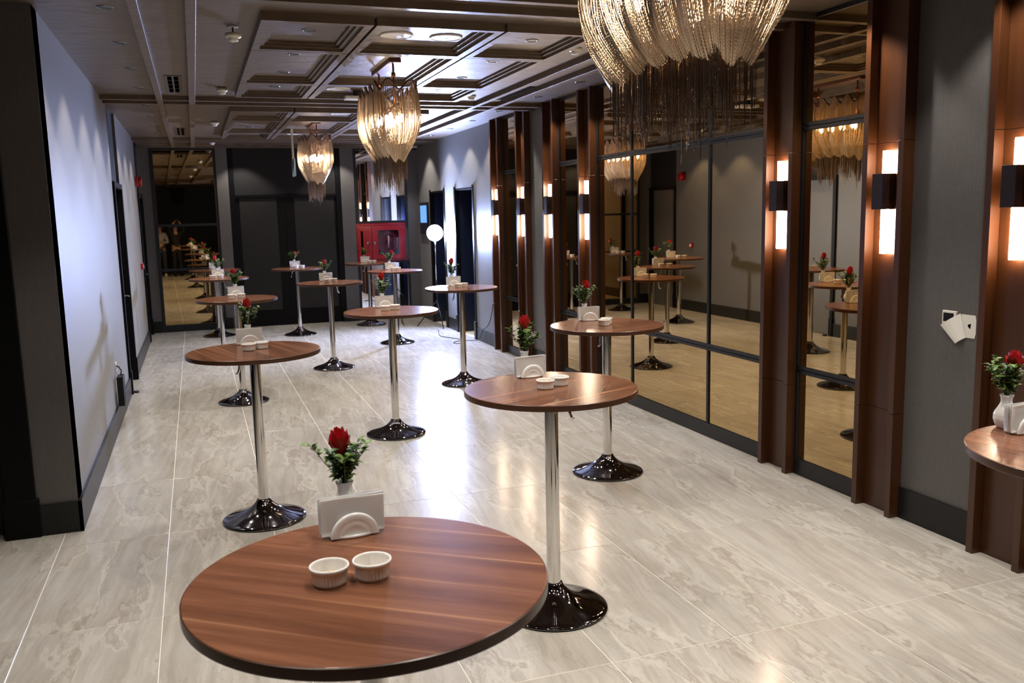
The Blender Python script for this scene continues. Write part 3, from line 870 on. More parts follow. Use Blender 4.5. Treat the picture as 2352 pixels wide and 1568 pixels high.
# ramekin with a fluted outside
def ramekin_mesh():
    seg = 128
    prof = [(0.0, 0.003), (0.030, 0.003), (0.0345, 0.0), (0.0375, 0.002), (0.0385, 0.008), (0.0400, 0.030), (0.0415, 0.0335), (0.0435, 0.0355), (0.0440, 0.039), (0.0435, 0.0418), (0.0415, 0.0425), (0.0395, 0.041), (0.0388, 0.037), (0.0370, 0.012), (0.033, 0.008), (0.0, 0.0075)]
    mb = MB(); mb.lathe(prof, seg, cap=False)
    n = len(prof)
    for k in range(seg):
        for i in (3, 4, 5):
            x, y, z = mb.v[k * n + i]
            s = 1.0 if k % 4 else 0.945
            mb.v[k * n + i] = (x * s, y * s, z)
    me = mb.mesh('bowl'); me.materials.append(M['porcelain'])
    me.polygons.foreach_set('use_smooth', [True] * len(me.polygons))
    return me
ram_me = ramekin_mesh()
def nuts_mesh(seed):
    rng = random.Random(seed); mb = MB()
    for i in range(34):
        a = rng.uniform(0, 2 * PI); r = 0.031 * math.sqrt(rng.random())
        c = Vector((r * math.cos(a), r * math.sin(a), 0.022 + 0.011 * (1 - r / 0.033) + rng.uniform(0, 0.004)))
        d = Vector((rng.uniform(-1, 1), rng.uniform(-1, 1), rng.uniform(-0.4, 0.4))).normalized() * rng.uniform(0.006, 0.009)
        mb.tube([c - d, c - d * 0.5, c + d * 0.5, c + d], [0.0015, 0.0045, 0.004, 0.001], 6)
    mb.lathe([(0.0, 0.026), (0.030, 0.024), (0.0375, 0.018)], 24, cap=False)
    me = mb.mesh('nuts'); me.materials.append(M['nut']); me.polygons.foreach_set('use_smooth', [True] * len(me.polygons))
    return me
nuts_me = nuts_mesh(3)

# napkin holder: two arched plates with concentric ridges joined by a curved base
def arch_mesh():
    mb = MB(); n = 28; rings = [(0.0, 0.0), (0.42, 0.0), (0.50, 0.0022), (0.58, 0.0005), (0.70, 0.0008), (0.78, 0.0028), (0.86, 0.001), (0.95, 0.002), (1.0, -0.003)]
    W, Hh, th = 0.062, 0.060, 0.007
    vs = []; fs = []
    m = len(rings)
    for k in range(n + 1):
        a = PI * k / n
        for r, d in rings:
            vs.append((W * r * math.cos(a), -th - d, 0.004 + Hh * r * math.sin(a)))
    for k in range(n):
        for i in range(m - 1):
            fs.append((k * m + i, k * m + i + 1, (k + 1) * m + i + 1, (k + 1) * m + i))
    b = len(vs)
    for k in range(n + 1):
        a = PI * k / n
        vs.append((W * 0.985 * math.cos(a), 0.0, 0.004 + Hh * 0.985 * math.sin(a)))
    vs.append((0, 0, 0.004)); c = len(vs) - 1
    for k in range(n):
        fs.append((k * m + m - 1, b + k, b + k + 1, (k + 1) * m + m - 1))
        fs.append((c, b + k + 1, b + k))
    return mb.add(vs, fs).mesh('arch_plate')
arch_me = arch_mesh(); arch_me.materials.append(M['porcelain']); arch_me.polygons.foreach_set('use_smooth', [True] * len(arch_me.polygons))
hb = MB(); hb.lathe([(0.0, 0.0), (0.94, 0.0), (1.0, 0.004), (0.97, 0.009), (0.0, 0.009)], 40, cap=False)
hb.v = [(x * 0.064, y * 0.034, z) for x, y, z in hb.v]
hbase_me = hb.mesh('holder_base'); hbase_me.materials.append(M['porcelain']); hbase_me.polygons.foreach_set('use_smooth', [True] * len(hbase_me.polygons))

def napkin_mesh(seed):
    rng = random.Random(seed)
    W, Hh = 0.080, 0.094; nx, nz = 10, 8
    vs = []; fs = []
    for side in (0, 1):
        for j in range(nz + 1):
            for i in range(nx + 1):
                u = i / nx; v = j / nz
                yy = (-0.002 if side == 0 else 0.002) + 0.0035 * math.sin(u * 5 + seed) * v + 0.003 * math.sin(v * 4 + u * 3 + seed * 2) * abs(u - 0.5)
                vs.append((-W + 2 * W * u, yy * (1 if side == 0 else 1), 0.008 + Hh * v))
    m = (nx + 1) * (nz + 1)
    for j in range(nz):
        for i in range(nx):
            a = j * (nx + 1) + i
            fs.append((a, a + 1, a + nx + 2, a + nx + 1)); fs.append((m + a, m + a + nx + 1, m + a + nx + 2, m + a + 1))
    def edge(idx):
        for p, q in zip(idx[:-1], idx[1:]): fs.append((p, p + m, q + m, q))
    edge([nz * (nx + 1) + i for i in range(nx + 1)]); edge([i for i in range(nx, -1, -1)])
    edge([j * (nx + 1) for j in range(nz + 1)]); edge([j * (nx + 1) + nx for j in range(nz, -1, -1)])
    me = MB().add(vs, fs).mesh('napkin'); me.materials.append(M['paper']); me.polygons.foreach_set('use_smooth', [True] * len(me.polygons))
    return me
nap_me = [napkin_mesh(k) for k in range(4)]

vase_me = MB().lathe([(0.0, 0.0), (0.027, 0.0), (0.029, 0.004), (0.036, 0.016), (0.0405, 0.030), (0.0415, 0.036), (0.0405, 0.039), (0.0410, 0.046), (0.0395, 0.052), (0.0355, 0.062), (0.027, 0.076), (0.0205, 0.088), (0.0185, 0.098), (0.0195, 0.110), (0.0235, 0.120), (0.0220, 0.121), (0.0180, 0.110), (0.0160, 0.098), (0.0, 0.092)], 40, cap=False).mesh('vase')
vase_me.materials.append(M['porcelain']); vase_me.polygons.foreach_set('use_smooth', [True] * len(vase_me.polygons))

def bloom_mesh(seed):
    rng = random.Random(seed); mb = MB()
    lay = [(3, 0.010, 0.070, 0.95), (4, 0.0155, 0.068, 0.85), (5, 0.021, 0.062, 0.8), (5, 0.025, 0.052, 0.95)]
    for li, (n, rad, h, cl) in enumerate(lay):
        for k in range(n):
            a0 = 2 * PI * k / n + li * 0.7 + rng.uniform(-0.15, 0.15)
            wid = 2 * PI / n * 0.78
            nu, nv = 7, 7
            vs = []; fs = []
            for j in range(nv):
                v = j / (nv - 1)
                prof = (0.25 + 1.0 * math.sin(min(v * 1.9, 1.57))) / 1.25
                if v > 0.75: prof += (0.10 if li >= 2 else -0.06) * (v - 0.75) * 4
                for i in range(nu):
                    u = i / (nu - 1) * 2 - 1
                    edge = 1 - 0.22 * v * v * u * u * 2
                    a = a0 + u * wid * (0.55 + 0.45 * math.sin(PI * min(v + 0.15, 1.0) * 0.8))
                    r = rad * prof + 0.0016 * u + (0.002 if li == 3 else 0) * v
                    vs.append((r * math.cos(a), r * math.sin(a), h * v * edge))
            for j in range(nv - 1):
                for i in range(nu - 1):
                    q = j * nu + i
                    fs.append((q, q + 1, q + nu + 1, q + nu))
            mb.add(vs, fs)
    me = mb.mesh('bloom'); me.materials.append(M['petal']); me.polygons.foreach_set('use_smooth', [True] * len(me.polygons))
    return me
bloom_me = bloom_mesh(1)

def leaf(mb, base, d, nrm, ln, wd):
    d = d.normalized(); s = d.cross(nrm).normalized(); n2 = s.cross(d)
    prof = [(0.0, 0.0, 0), (0.25, 0.8, 0.04), (0.5, 1.0, 0.05), (0.78, 0.62, 0.0), (1.0, 0.0, -0.10)]
    vs = [];
    for t, w, hh in prof:
        c = base + d * ln * t + n2 * ln * hh
        vs += [(c + s * wd * w + n2 * wd * w * 0.35)[:], c[:], (c - s * wd * w + n2 * wd * w * 0.35)[:]]
    fs = []
    for i in range(4):
        a = i * 3
        fs += [(a, a + 1, a + 4, a + 3), (a + 1, a + 2, a + 5, a + 4)]
    mb.add(vs, fs)

def sprig_mesh(seed, tilt, az, ln, dens=9, lsz=0.017):
    rng = random.Random(seed); mb = MB()
    d = Vector((math.sin(tilt) * math.cos(az), math.sin(tilt) * math.sin(az), math.cos(tilt)))
    pts = []
    for k in range(7):
        u = k / 6
        p = Vector((0, 0, 0.105)) + d * ln * u + Vector((0, 0, -0.10 * ln * u * u)) + Vector((rng.uniform(-1, 1), rng.uniform(-1, 1), 0)) * 0.002
        pts.append(p)
    mb.tube(pts, [0.0014 - 0.0001 * k for k in range(7)], 5)
    for i in range(dens):
        u = 0.22 + 0.78 * (i + rng.random() * 0.6) / dens
        k = min(int(u * 6), 5); p = pts[k].lerp(pts[k + 1], u * 6 - k)
        for s in (0, 1):
            a = rng.uniform(0, 2 * PI)
            ld = Vector((math.cos(a), math.sin(a), rng.uniform(-0.1, 0.9)))
            leaf(mb, p, ld, Vector((rng.uniform(-0.4, 0.4), rng.uniform(-0.4, 0.4), 1)), lsz * rng.uniform(0.7, 1.25), lsz * 0.30 * rng.uniform(0.8, 1.2))
    me = mb.mesh('leaf_sprig')
    me.polygons.foreach_set('use_smooth', [True] * len(me.polygons))
    return me
def blossom_mesh(seed, az, tilt):
    rng = random.Random(seed); mb = MB()
    for i in range(16):
        a = az + rng.uniform(-0.5, 0.5); tl = tilt + rng.uniform(-0.15, 0.15); ln = rng.uniform(0.06, 0.12)
        p = Vector((math.sin(tl) * math.cos(a) * ln, math.sin(tl) * math.sin(a) * ln, 0.11 + math.cos(tl) * ln))
        mb.tube([Vector((0, 0, 0.11)), p], 0.0005, 3)
        for q in range(2):
            c = p + Vector((rng.uniform(-1, 1), rng.uniform(-1, 1), rng.uniform(-1, 1))) * 0.004
            mb.lathe([(0.0005, -0.0025), (0.0026, 0.0), (0.0005, 0.0025)], 6, c[:], cap=False)
    me = mb.mesh('white_blossoms'); me.materials.append(M['baby'])
    return me

BQ = []      # four bouquets: (list of (mesh, name)), bloom position, bloom tilt
for v in range(4):
    rng = random.Random(50 + v); parts = []
    nsp = 10
    for k in range(nsp):
        az = 2 * PI * k / nsp + rng.uniform(-0.3, 0.3)
        me = sprig_mesh(100 * v + k, rng.uniform(0.12, 0.62), az, rng.uniform(0.08, 0.14), 9, 0.026)
        me.materials.append(M['leaf'] if k % 3 else M['leaf_dark'])
        parts.append(me)
    me = sprig_mesh(900 + v, 0.62, [2.7, 0.3, 0.5, 1.9][v], 0.165, 9, 0.025); me.materials.append(M['leaf']); parts.append(me)
    me = sprig_mesh(930 + v, 0.5, [0.2, 2.9, 2.6, 0.0][v], 0.14, 9, 0.025); me.materials.append(M['leaf']); parts.append(me)
    bl_ = blossom_mesh(v, [0.0, 5.4, 5.8, 5.0][v], 0.45)
    BQ.append((parts, bl_))
sepal_me = MB()
for k in range(5):
    a = 2 * PI * k / 5
    leaf(sepal_me, Vector((0.006 * math.cos(a), 0.006 * math.sin(a), -0.004)), Vector((math.cos(a) * 0.8, math.sin(a) * 0.8, 0.65)), Vector((-math.cos(a), -math.sin(a), 1)), 0.030, 0.006)
sepal_me.lathe([(0.0, -0.012), (0.006, -0.010), (0.009, -0.002), (0.007, 0.004)], 12, cap=False)
sepal_me = sepal_me.mesh('sepals'); sepal_me.materials.append(M['stem'])

# x, y, where, grain angle, lever angle, bouquet, lean of the bloom (x, y), bloom height, ramekin offsets, order
TABLES = [
    (0.315, 1.886, 'the table nearest the camera', -37, 60, 0, (-0.006, 0.0), 0.150, ((-0.087, 0.003), (0.008, 0.001)), 0),
    (2.700, 1.955, 'the table cut off at right', -80, 200, 1, (0.035, 0.0), 0.17, ((0.10, 0.02), (0.19, 0.05)), 3),
    (1.500, 3.715, 'the second nearest table', 21, -50, 2, (-0.010, -0.012), 0.215, ((-0.033, -0.018), (0.058, 0.028)), 1),
    (0.293, 5.594, 'the table beside the left wall corner', -75, 190, 3, (0.004, 0.0), 0.20, ((-0.028, 0.012), (0.050, 0.058)), 1),
    (2.710, 5.630, 'the table in front of the wide mirror', 12, 215, 1, (0.016, -0.012), 0.21, ((-0.035, -0.03), (0.022, 0.05)), 1),
    (1.532, 7.400, 'the table in the centre of the room', 5, -30, 2, (0.0, 0.0), 0.23, ((-0.045, 0.02), (0.048, 0.065)), 1),
    (0.360, 9.420, 'the third table in the left row', 40, 100, 0, (-0.012, 0.0), 0.19, ((-0.05, 0.0), (0.045, 0.05)), 1),
    (2.730, 9.345, 'the table beside the far wooden fins', 70, 190, 3, (0.0, 0.0), 0.23, ((-0.03, 0.0), (0.05, 0.06)), 1),
    (1.537, 11.070, 'the table below the middle chandelier', 80, 10, 2, (-0.005, -0.01), 0.16, ((-0.03, 0.0), (0.06, 0.06)), 1),
    (0.270, 12.900, 'the fourth table in the left row', 30, -40, 1, (-0.034, 0.0), 0.20, ((-0.08, -0.02), (0.02, 0.0)), 2),
    (2.740, 12.850, 'the table in front of the red cabinet', 15, 200, 0, (0.04, -0.01), 0.20, ((-0.02, 0.0), (0.06, 0.05)), 2),
    (0.265, 15.050, 'the table standing closest to the back mirror', 15, 200, 3, (0.02, 0.0), 0.13, ((-0.04, 0.0), (0.05, 0.03)), 2),
    (1.510, 14.550, 'the table in front of the double door', 60, 200, 1, (0.022, 0.0), 0.14, ((-0.02, 0.0), (0.085, 0.03)), 2),
    (2.800, 15.250, 'the table nearest the red cabinet', 0, 200, 2, (-0.012, 0.0), 0.12, ((0.02, 0.0), (0.10, 0.03)), 2),
]
for ti, (tx, ty, where, gr, lev, bq, lean, bh, rams, order) in enumerate(TABLES):
    t = empty('cocktail_table', (tx, ty, 0)); tag(t, 'round walnut bar table with chrome foot, ' + where, 'table', 'round cocktail tables')
    link('table_top', top_me, parent=t, loc=(0, 0, TT), rz=math.radians(gr))
    link('edge_band', edge_me, parent=t, loc=(0, 0, TT))
    link('mounting_plate', plate_me, parent=t, loc=(0, 0, TT))
    link('lever', lev_me, parent=t, loc=(0, 0, TT), rz=math.radians(lev))
    link('column', col_me, parent=t)
    b_ = link('base', base_me, parent=t)
    link('rubber_ring', foot_me, parent=b_)
    rng = random.Random(ti)
    jit = rng.uniform(-0.012, 0.012) if ti else 0.012
    rot = rng.uniform(-0.10, 0.10) if ti not in (0, 2) else (0.06 if ti == 0 else 0.10)
    hy = 0.285
    vs_ = empty('bud_vase', (tx + jit - 0.005, ty + 0.357, TT + 0.0002)); tag(vs_, 'white porcelain bud vase on ' + where, 'vase', 'white bud vases')
    link('body', vase_me, parent=vs_)
    q = empty('rose_bouquet', (tx + jit - 0.005, ty + 0.357, TT + 0.0002), rng.uniform(-0.3, 0.3) if ti else 0.0)
    tag(q, 'red rose with green sprigs on ' + where, 'flowers', 'rose bouquets')
    parts, blm = BQ[bq]
    for me in parts:
        lf_ = link('leaf_sprig', me, parent=q)
        if ti: lf_.scale = (1.15, 1.15, 1.22); lf_.location = (0, 0, -0.022)
    link('white_blossoms', blm, parent=q)
    lx, ly = lean
    zb = 0.105 + bh * 0.55
    MB().tube([(0, 0, 0.095), (lx * 0.4, ly * 0.4, 0.095 + (zb - 0.095) * 0.5), (lx, ly, zb - 0.008)], 0.0024, 6).build('stem', M['stem'], q, True)
    bo = link('bloom', bloom_me, parent=q, loc=(lx, ly, zb)); bo.rotation_euler = (0.08 - ly * 3, lx * 5, ti * 1.1)
    bo.scale = (0.95, 0.95, 1.15)
    sp_ = link('sepals', sepal_me, parent=bo)
    hd = empty('napkin_holder', (tx + jit, ty + hy, TT + 0.0002), rot); tag(hd, 'white arched napkin holder on ' + where, 'napkin holder', 'napkin holders')
    link('holder_base', hbase_me, parent=hd)
    link('arch_plate', arch_me, parent=hd, loc=(0, -0.019, 0))
    a2 = link('arch_plate', arch_me, parent=hd, loc=(0, 0.019, 0), rz=PI)
    st = empty('napkin_stack', (tx + jit, ty + hy, TT + 0.0012), rot); tag(st, 'white paper napkins on ' + where, 'napkins', 'napkin stacks')
    for k in range(4):
        nk = link('napkin', nap_me[k], parent=st, loc=(0.003 * ((k * 7) % 3 - 1), -0.0135 + 0.009 * k, 0))
        nk.rotation_euler = (rng.uniform(-0.03, 0.03), rng.uniform(-0.025, 0.025), 0)
    for k, (rx, ry) in enumerate(rams):
        rm = empty('ramekin', (tx + rx, ty + ry, TT + 0.0002)); filled = (k == 0 and ti != 0) or (k == 1 and ti == 0)
        tag(rm, 'fluted white ramekin%s, %s one on %s' % (' of nuts' if (filled and ti < 9) else '', 'left' if k == 0 else 'right', where), 'ramekin', 'white ramekins')
        link('bowl', ram_me, parent=rm)
        if filled and ti != 0:
            nn = link('nuts', nuts_me, parent=rm); nn['kind'] = 'stuff'
        elif ti == 0:
            nn = link('nuts', nuts_me, parent=rm, loc=(0, 0, -0.0125 - 0.002 * k)); nn['kind'] = 'stuff'; nn.scale = (0.93, 0.93, 1)
# ------------------------------------------------------------------ fire hose cabinet
t = empty('fire_cabinet', (3.18, YB - 0.05, 1.065)); tag(t, 'red fire hose cabinet with glazed door on the back wall', 'fire cabinet')
cw = MB(); W2, Hc = 0.445, 0.682
cw.box(-W2, W2, 0.0, 0.07, 0, 0.03); cw.box(-W2, W2, 0.0, 0.07, Hc - 0.03, Hc); cw.box(-W2, -W2 + 0.03, 0, 0.07, 0.03, Hc - 0.03); cw.box(W2 - 0.03, W2, 0, 0.07, 0.03, Hc - 0.03)
cw.box(-W2, W2, 0.055, 0.07, 0.03, Hc - 0.03); cw.box(-0.185, -0.17, 0.0, 0.055, 0.03, Hc - 0.03)
cw.build('case', M['red'], t, bevel=0.0015)
ld = MB(); x0, x1 = -0.425, -0.187
ld.box(x0, -0.372, -0.012, 0.004, 0.04, Hc - 0.04); ld.box(-0.332, x1, -0.012, 0.004, 0.04, Hc - 0.04); ld.box(-0.372, -0.332, -0.012, 0.004, 0.04, 0.125); ld.box(-0.372, -0.332, -0.012, 0.004, 0.548, Hc - 0.04)
dr = ld.build('narrow_door', M['red'], t)
MB().box(-0.372, -0.332, -0.002, 0.002, 0.125, 0.548).build('dark_slot', M['void'], dr)
MB().lathe([(0.0, -0.010), (0.020, -0.008), (0.028, -0.002), (0.028, 0.003)], 24, (-0.25, -0.014, 0.333), 'y', cap=False).build('lock', M['chrome'], dr, True)
rd_ = MB(); x0, x1 = -0.168, 0.425; wx0, wx1, wz0, wz1 = -0.062, 0.32, 0.116, 0.555
rd_.box(x0, wx0, -0.012, 0.004, 0.04, Hc - 0.04); rd_.box(wx1, x1, -0.012, 0.004, 0.04, Hc - 0.04); rd_.box(wx0, wx1, -0.012, 0.004, 0.04, wz0); rd_.box(wx0, wx1, -0.012, 0.004, wz1, Hc - 0.04)
for cx_, cz_ in ((wx0, wz0), (wx1, wz0), (wx0, wz1), (wx1, wz1)):
    sx = 1 if cx_ == wx0 else -1; sz = 1 if cz_ == wz0 else -1
    rd_.add([(cx_, -0.012, cz_), (cx_ + sx * 0.025, -0.012, cz_), (cx_ + sx * 0.008, -0.012, cz_ + sz * 0.008), (cx_, -0.012, cz_ + sz * 0.025)], [(0, 1, 2, 3)])
dr = rd_.build('glazed_door', M['red'], t)
MB().box(wx0, wx1, -0.004, -0.001, wz0, wz1).build('pane', M['glass'], dr)
MB().lathe([(0.0, -0.010), (0.020, -0.008), (0.028, -0.002), (0.028, 0.003)], 24, (-0.118, -0.014, 0.333), 'y', cap=False).build('lock', M['chrome'], dr, True)
MB().box(wx0 - 0.02, wx1 + 0.02, 0.050, 0.054, wz0 - 0.02, wz1 + 0.02).build('back_lining', M['navy'], t)
rl = MB().lathe([(0.0, 0.02), (0.05, 0.02), (0.055, 0.012), (0.12, 0.012), (0.125, 0.018), (0.17, 0.018), (0.205, 0.010), (0.21, 0.03), (0.21, 0.048)], 48, (0.124, 0.0, 0.34), 'y', cap=False).build('hose_reel', M['red_dark'], t, True)
MB().lathe([(0.0, 0.006), (0.035, 0.006), (0.04, 0.02)], 24, (0.124, 0.0, 0.34), 'y', cap=False).build('hub', M['black_plastic'], rl, True)
MB().tube([(0.130, 0.006, 0.24), (0.130, 0.006, 0.30), (0.132, 0.006, 0.36), (0.134, 0.006, 0.43), (0.125, 0.006, 0.455)], [0.012, 0.017, 0.020, 0.019, 0.012], 10).build('nozzle', plain('pink nozzle', (0.55, 0.30, 0.36), 0.4, noise=0.1), t, True)

# ------------------------------------------------------------------ screen, studio lamp, cable
t = empty('info_screen', (XW, 15.55, 1.90)); tag(t, 'small lit blue screen in a dark bezel on the far right wall', 'screen')
MB().box(-0.03, 0.0, -0.29, 0.29, -0.36, 0.20).build('bezel', M['navy'], t, bevel=0.003)
MB().box(-0.0325, -0.029, -0.225, 0.225, -0.16, 0.145).build('display', M['screen'], t)

LX, LY, LZ = 3.775, 14.40, 1.576
t = empty('studio_lamp', (LX, LY, 0)); tag(t, 'bright white studio lamp on a black tripod by the far doorways', 'lamp')
for a in (math.radians(150), math.radians(270), math.radians(30)):
    ca, sa = math.cos(a), math.sin(a)
    lg = MB().tube([(0.02 * ca, 0.02 * sa, 0.42), (0.36 * ca, 0.36 * sa, 0.008)], 0.009, 8).build('leg', M['black_plastic'], t, True)
    MB().tube([(0.015 * ca, 0.015 * sa, 0.12), (0.19 * ca, 0.19 * sa, 0.215)], 0.006, 6).build('brace', M['black_plastic'], t, True)
MB().tube([(0, 0, 0.10), (0, 0, 0.75)], 0.015, 10).build('lower_pole', M['black_plastic'], t, True)
MB().tube([(0, 0, 0.72), (0, 0, 1.46)], 0.011, 10).build('upper_pole', M['chrome'], t, True)
MB().lathe([(0.02, -0.02), (0.026, -0.012), (0.026, 0.012), (0.02, 0.02)], 14, (0, 0, 0.74)).build('clamp', M['black_plastic'], t, True)
MB().lathe([(0.024, -0.03), (0.024, 0.03)], 14, (0, 0, 0.42)).build('clamp', M['black_plastic'], t, True)
aim = Vector((-0.38, -1.0, 0.02)).normalized()
rzl = math.atan2(aim.x, -aim.y)
hdm = MB(); hdm.lathe([(0.0, 0.30), (0.055, 0.30), (0.060, 0.28), (0.060, 0.12), (0.128, 0.03), (0.142, 0.0), (0.137, 0.0), (0.122, 0.03)], 32, (0, 0, 0), 'y', cap=False)
hd = hdm.build('lamp_head', M['black_plastic'], t, True, loc=(0, 0, LZ)); hd.rotation_euler = (0, 0, rzl)
df = MB().lathe([(0.130, 0.010), (0.110, -0.006), (0.065, -0.016), (0.0005, -0.021)], 24, (0, 0, 0), 'y', cap=False).build('diffuser', M['studio'], t, True, loc=(0, 0, LZ)); df.rotation_euler = (0, 0, rzl)
MB().box(-0.02, 0.02, 0.08, 0.12, -0.12, -0.05).build('bracket', M['black_plastic'], hd)
MB().tube([(0, 0.10, -0.10), (0, 0.04, -0.115), (0, 0.0, -0.13)], 0.010, 8).build('swivel', M['black_plastic'], hd, True)

cab = MB(); pts = [(3.872, 11.70, 0.62), (3.875, 11.75, 0.52), (3.872, 11.85, 0.36), (3.868, 12.0, 0.26), (3.862, 12.15, 0.20), (3.85, 12.25, 0.09), (3.84, 12.35, 0.03), (3.78, 12.50, 0.008), (3.62, 12.55, 0.006), (3.48, 12.42, 0.006), (3.52, 12.30, 0.006), (3.66, 12.40, 0.010), (3.66, 12.75, 0.006), (3.50, 13.2, 0.006), (3.60, 13.7, 0.006), (3.66, 13.95, 0.006)]
# smooth the cable
sm = []
for i in range(len(pts) - 1):
    p0 = Vector(pts[max(i - 1, 0)]); p1 = Vector(pts[i]); p2 = Vector(pts[i + 1]); p3 = Vector(pts[min(i + 2, len(pts) - 1)])
    for k in range(6):
        u = k / 6
        sm.append(0.5 * ((2 * p1) + (p2 - p0) * u + (2 * p0 - 5 * p1 + 4 * p2 - p3) * u * u + (3 * p1 - p0 - 3 * p2 + p3) * u ** 3))
sm.append(Vector(pts[-1]))
o = cab.tube(sm, 0.0055, 6).build('power_cable', M['black_plastic'], None, True); tag(o, 'black power cable looping from the right wall to the lamp tripod', 'cable')

# ------------------------------------------------------------------ small wall things
t = empty('alarm_sounder', (XL, 14.55, 2.47)); tag(t, 'red square alarm sounder high on the left wall', 'alarm')
MB().box(0.0, 0.045, -0.070, 0.070, -0.070, 0.070).build('base', M['red'], t, bevel=0.008, bseg=2)
MB().lathe([(0.062, 0.045), (0.080, 0.085), (0.076, 0.094), (0.0, 0.088)], 28, (0, 0, 0), 'x', cap=False).build('horn', M['red'], t, True)
t = empty('fire_call_point', (XL, 14.25, 1.215)); tag(t, 'small red fire call point lower on the left wall', 'alarm')
MB().box(0.0, 0.04, -0.045, 0.045, -0.045, 0.045).build('case', M['red'], t, bevel=0.004)
MB().box(0.04, 0.042, -0.026, 0.026, -0.028, 0.022).build('window', M['white_plastic'], t)

t = empty('power_adapter', (XL + 0.021, 8.80, 0.20)); tag(t, 'black power adapter hanging from a socket on the left wall', 'adapter')
MB().box(0.0, 0.055, -0.10, 0.10, 0.0, 0.27).build('case', M['black_plastic'], t, bevel=0.006, bseg=2)
MB().tube([(0.03, 0.03, 0.265), (0.035, 0.06, 0.31), (0.01, 0.10, 0.34), (-0.012, 0.12, 0.345)], 0.006, 8).build('lead', M['black_plastic'], t, True)
t = empty('wall_socket', (XL, 8.95, 0.53)); tag(t, 'white wall socket above the black power adapter', 'socket')
MB().box(0.0, 0.010, -0.045, 0.045, -0.045, 0.045).build('plate', M['white_plastic'], t, bevel=0.002)
MB().lathe([(0.022, 0.011), (0.020, 0.004), (0.0, 0.004)], 20, (0, 0, 0), 'x', cap=False).build('socket_well', M['black_plastic'], t, True)
t = empty('door_stop', (-0.735, 10.475, 0)); tag(t, 'small black floor door stop beside the left wall', 'door stop')
MB().lathe([(0.0, 0.0), (0.034, 0.0), (0.036, 0.006), (0.030, 0.018), (0.0, 0.022)], 24, cap=False).build('body', M['black_plastic'], t, True)

t = empty('thermostat', (XW, 3.749, 1.243)); tag(t, 'white square thermostat with dark display on the right grey wall', 'thermostat')
MB().box(-0.014, 0.0, -0.046, 0.050, -0.046, 0.046).build('case', M['white_plastic'], t, bevel=0.002)
MB().box(-0.0155, -0.013, -0.030, 0.040, -0.014, 0.034).build('display', M['black_plastic'], t)
t = empty('cardboard_plate', (XW - 0.001, 3.63, 1.215)); tag(t, 'creased white card plate with a torn hole beside the thermostat', 'card')
# flat card with a ragged hole, and the bent flap in front of the thermostat
hole = []; out = []
K = 20
for k in range(K):
    a = 2 * PI * k / K
    rr = 0.013 + 0.003 * math.sin(3 * a + 1)
    hole.append((-0.002, -0.009 + rr * math.cos(a) * 0.8, 0.002 + rr * math.sin(a)))
    c, s = math.cos(a), math.sin(a)
    q = min(0.052 / max(abs(c), 1e-6), 0.0625 / max(abs(s), 1e-6))
    out.append((-0.002, c * q - 0.0, s * q))
vs = hole + out + [(p[0] + 0.002, p[1], p[2]) for p in hole] + [(p[0] + 0.002, p[1], p[2]) for p in out]
fs = []
for k in range(K):
    k2 = (k + 1) % K
    fs += [(k, k2, K + k2, K + k), (2 * K + k2, 2 * K + k, 3 * K + k, 3 * K + k2), (K + k, K + k2, 3 * K + k2, 3 * K + k), (k2, k, 2 * K + k, 2 * K + k2)]
MB().add(vs, fs).build('card', M['white_plastic'], t)
MB().lathe([(0.0, -0.001), (0.016, -0.001)], 20, (0, -0.009, 0.002), 'x', cap=False).build('hole_backing', M['void'], t)
fv = [(-0.003, 0.052, 0.066), (-0.003, 0.012, -0.062), (-0.032, 0.116, 0.060 - 0.06), (-0.032, 0.055, -0.098)]
fp = [Vector((-0.004, 0.052, 0.066)), Vector((-0.026, 0.165, -0.008)), Vector((-0.026, 0.058, -0.100)), Vector((-0.004, 0.010, -0.063))]
off = Vector((0.0015, 0, 0.0005))
mid = lambda a, b, u, lift: a.lerp(b, u) + Vector((-lift, 0, 0))
A0, A1, A2, A3 = fp
rowsv = []
for u in (0.0, 0.2, 0.5, 0.52, 0.8, 1.0):
    lift = 0.010 * math.sin(PI * u)
    rowsv += [mid(A0, A1, u, lift)[:], mid(A3, A2, u, lift)[:]]
fsq = [(2 * i, 2 * i + 1, 2 * i + 3, 2 * i + 2) for i in range(5)]
nb = len(rowsv)
vs = rowsv + [(p[0] + 0.0015, p[1], p[2]) for p in rowsv]
fs = fsq + [tuple(reversed([q + nb for q in f])) for f in fsq]
MB().add(vs, fs).build('flap', M['white_plastic'], t)

# ------------------------------------------------------------------ people reflected in the back mirror
M['skin'] = plain('skin', (0.42, 0.24, 0.16), 0.5, noise=0.06)
M['hair'] = plain('dark hair', (0.015, 0.010, 0.008), 0.5, noise=0.2)
M['black_cloth'] = plain('black cloth', (0.008, 0.008, 0.009), 0.8, noise=0.2)
M['white_cloth'] = plain('pale knitted cloth', (0.55, 0.52, 0.47), 0.85, noise=0.1)
M['denim'] = plain('blue grey denim', (0.045, 0.055, 0.075), 0.8, noise=0.2)
M['eye'] = plain('eye', (0.03, 0.02, 0.015), 0.1)
M['lip'] = plain('lip', (0.30, 0.10, 0.08), 0.5)

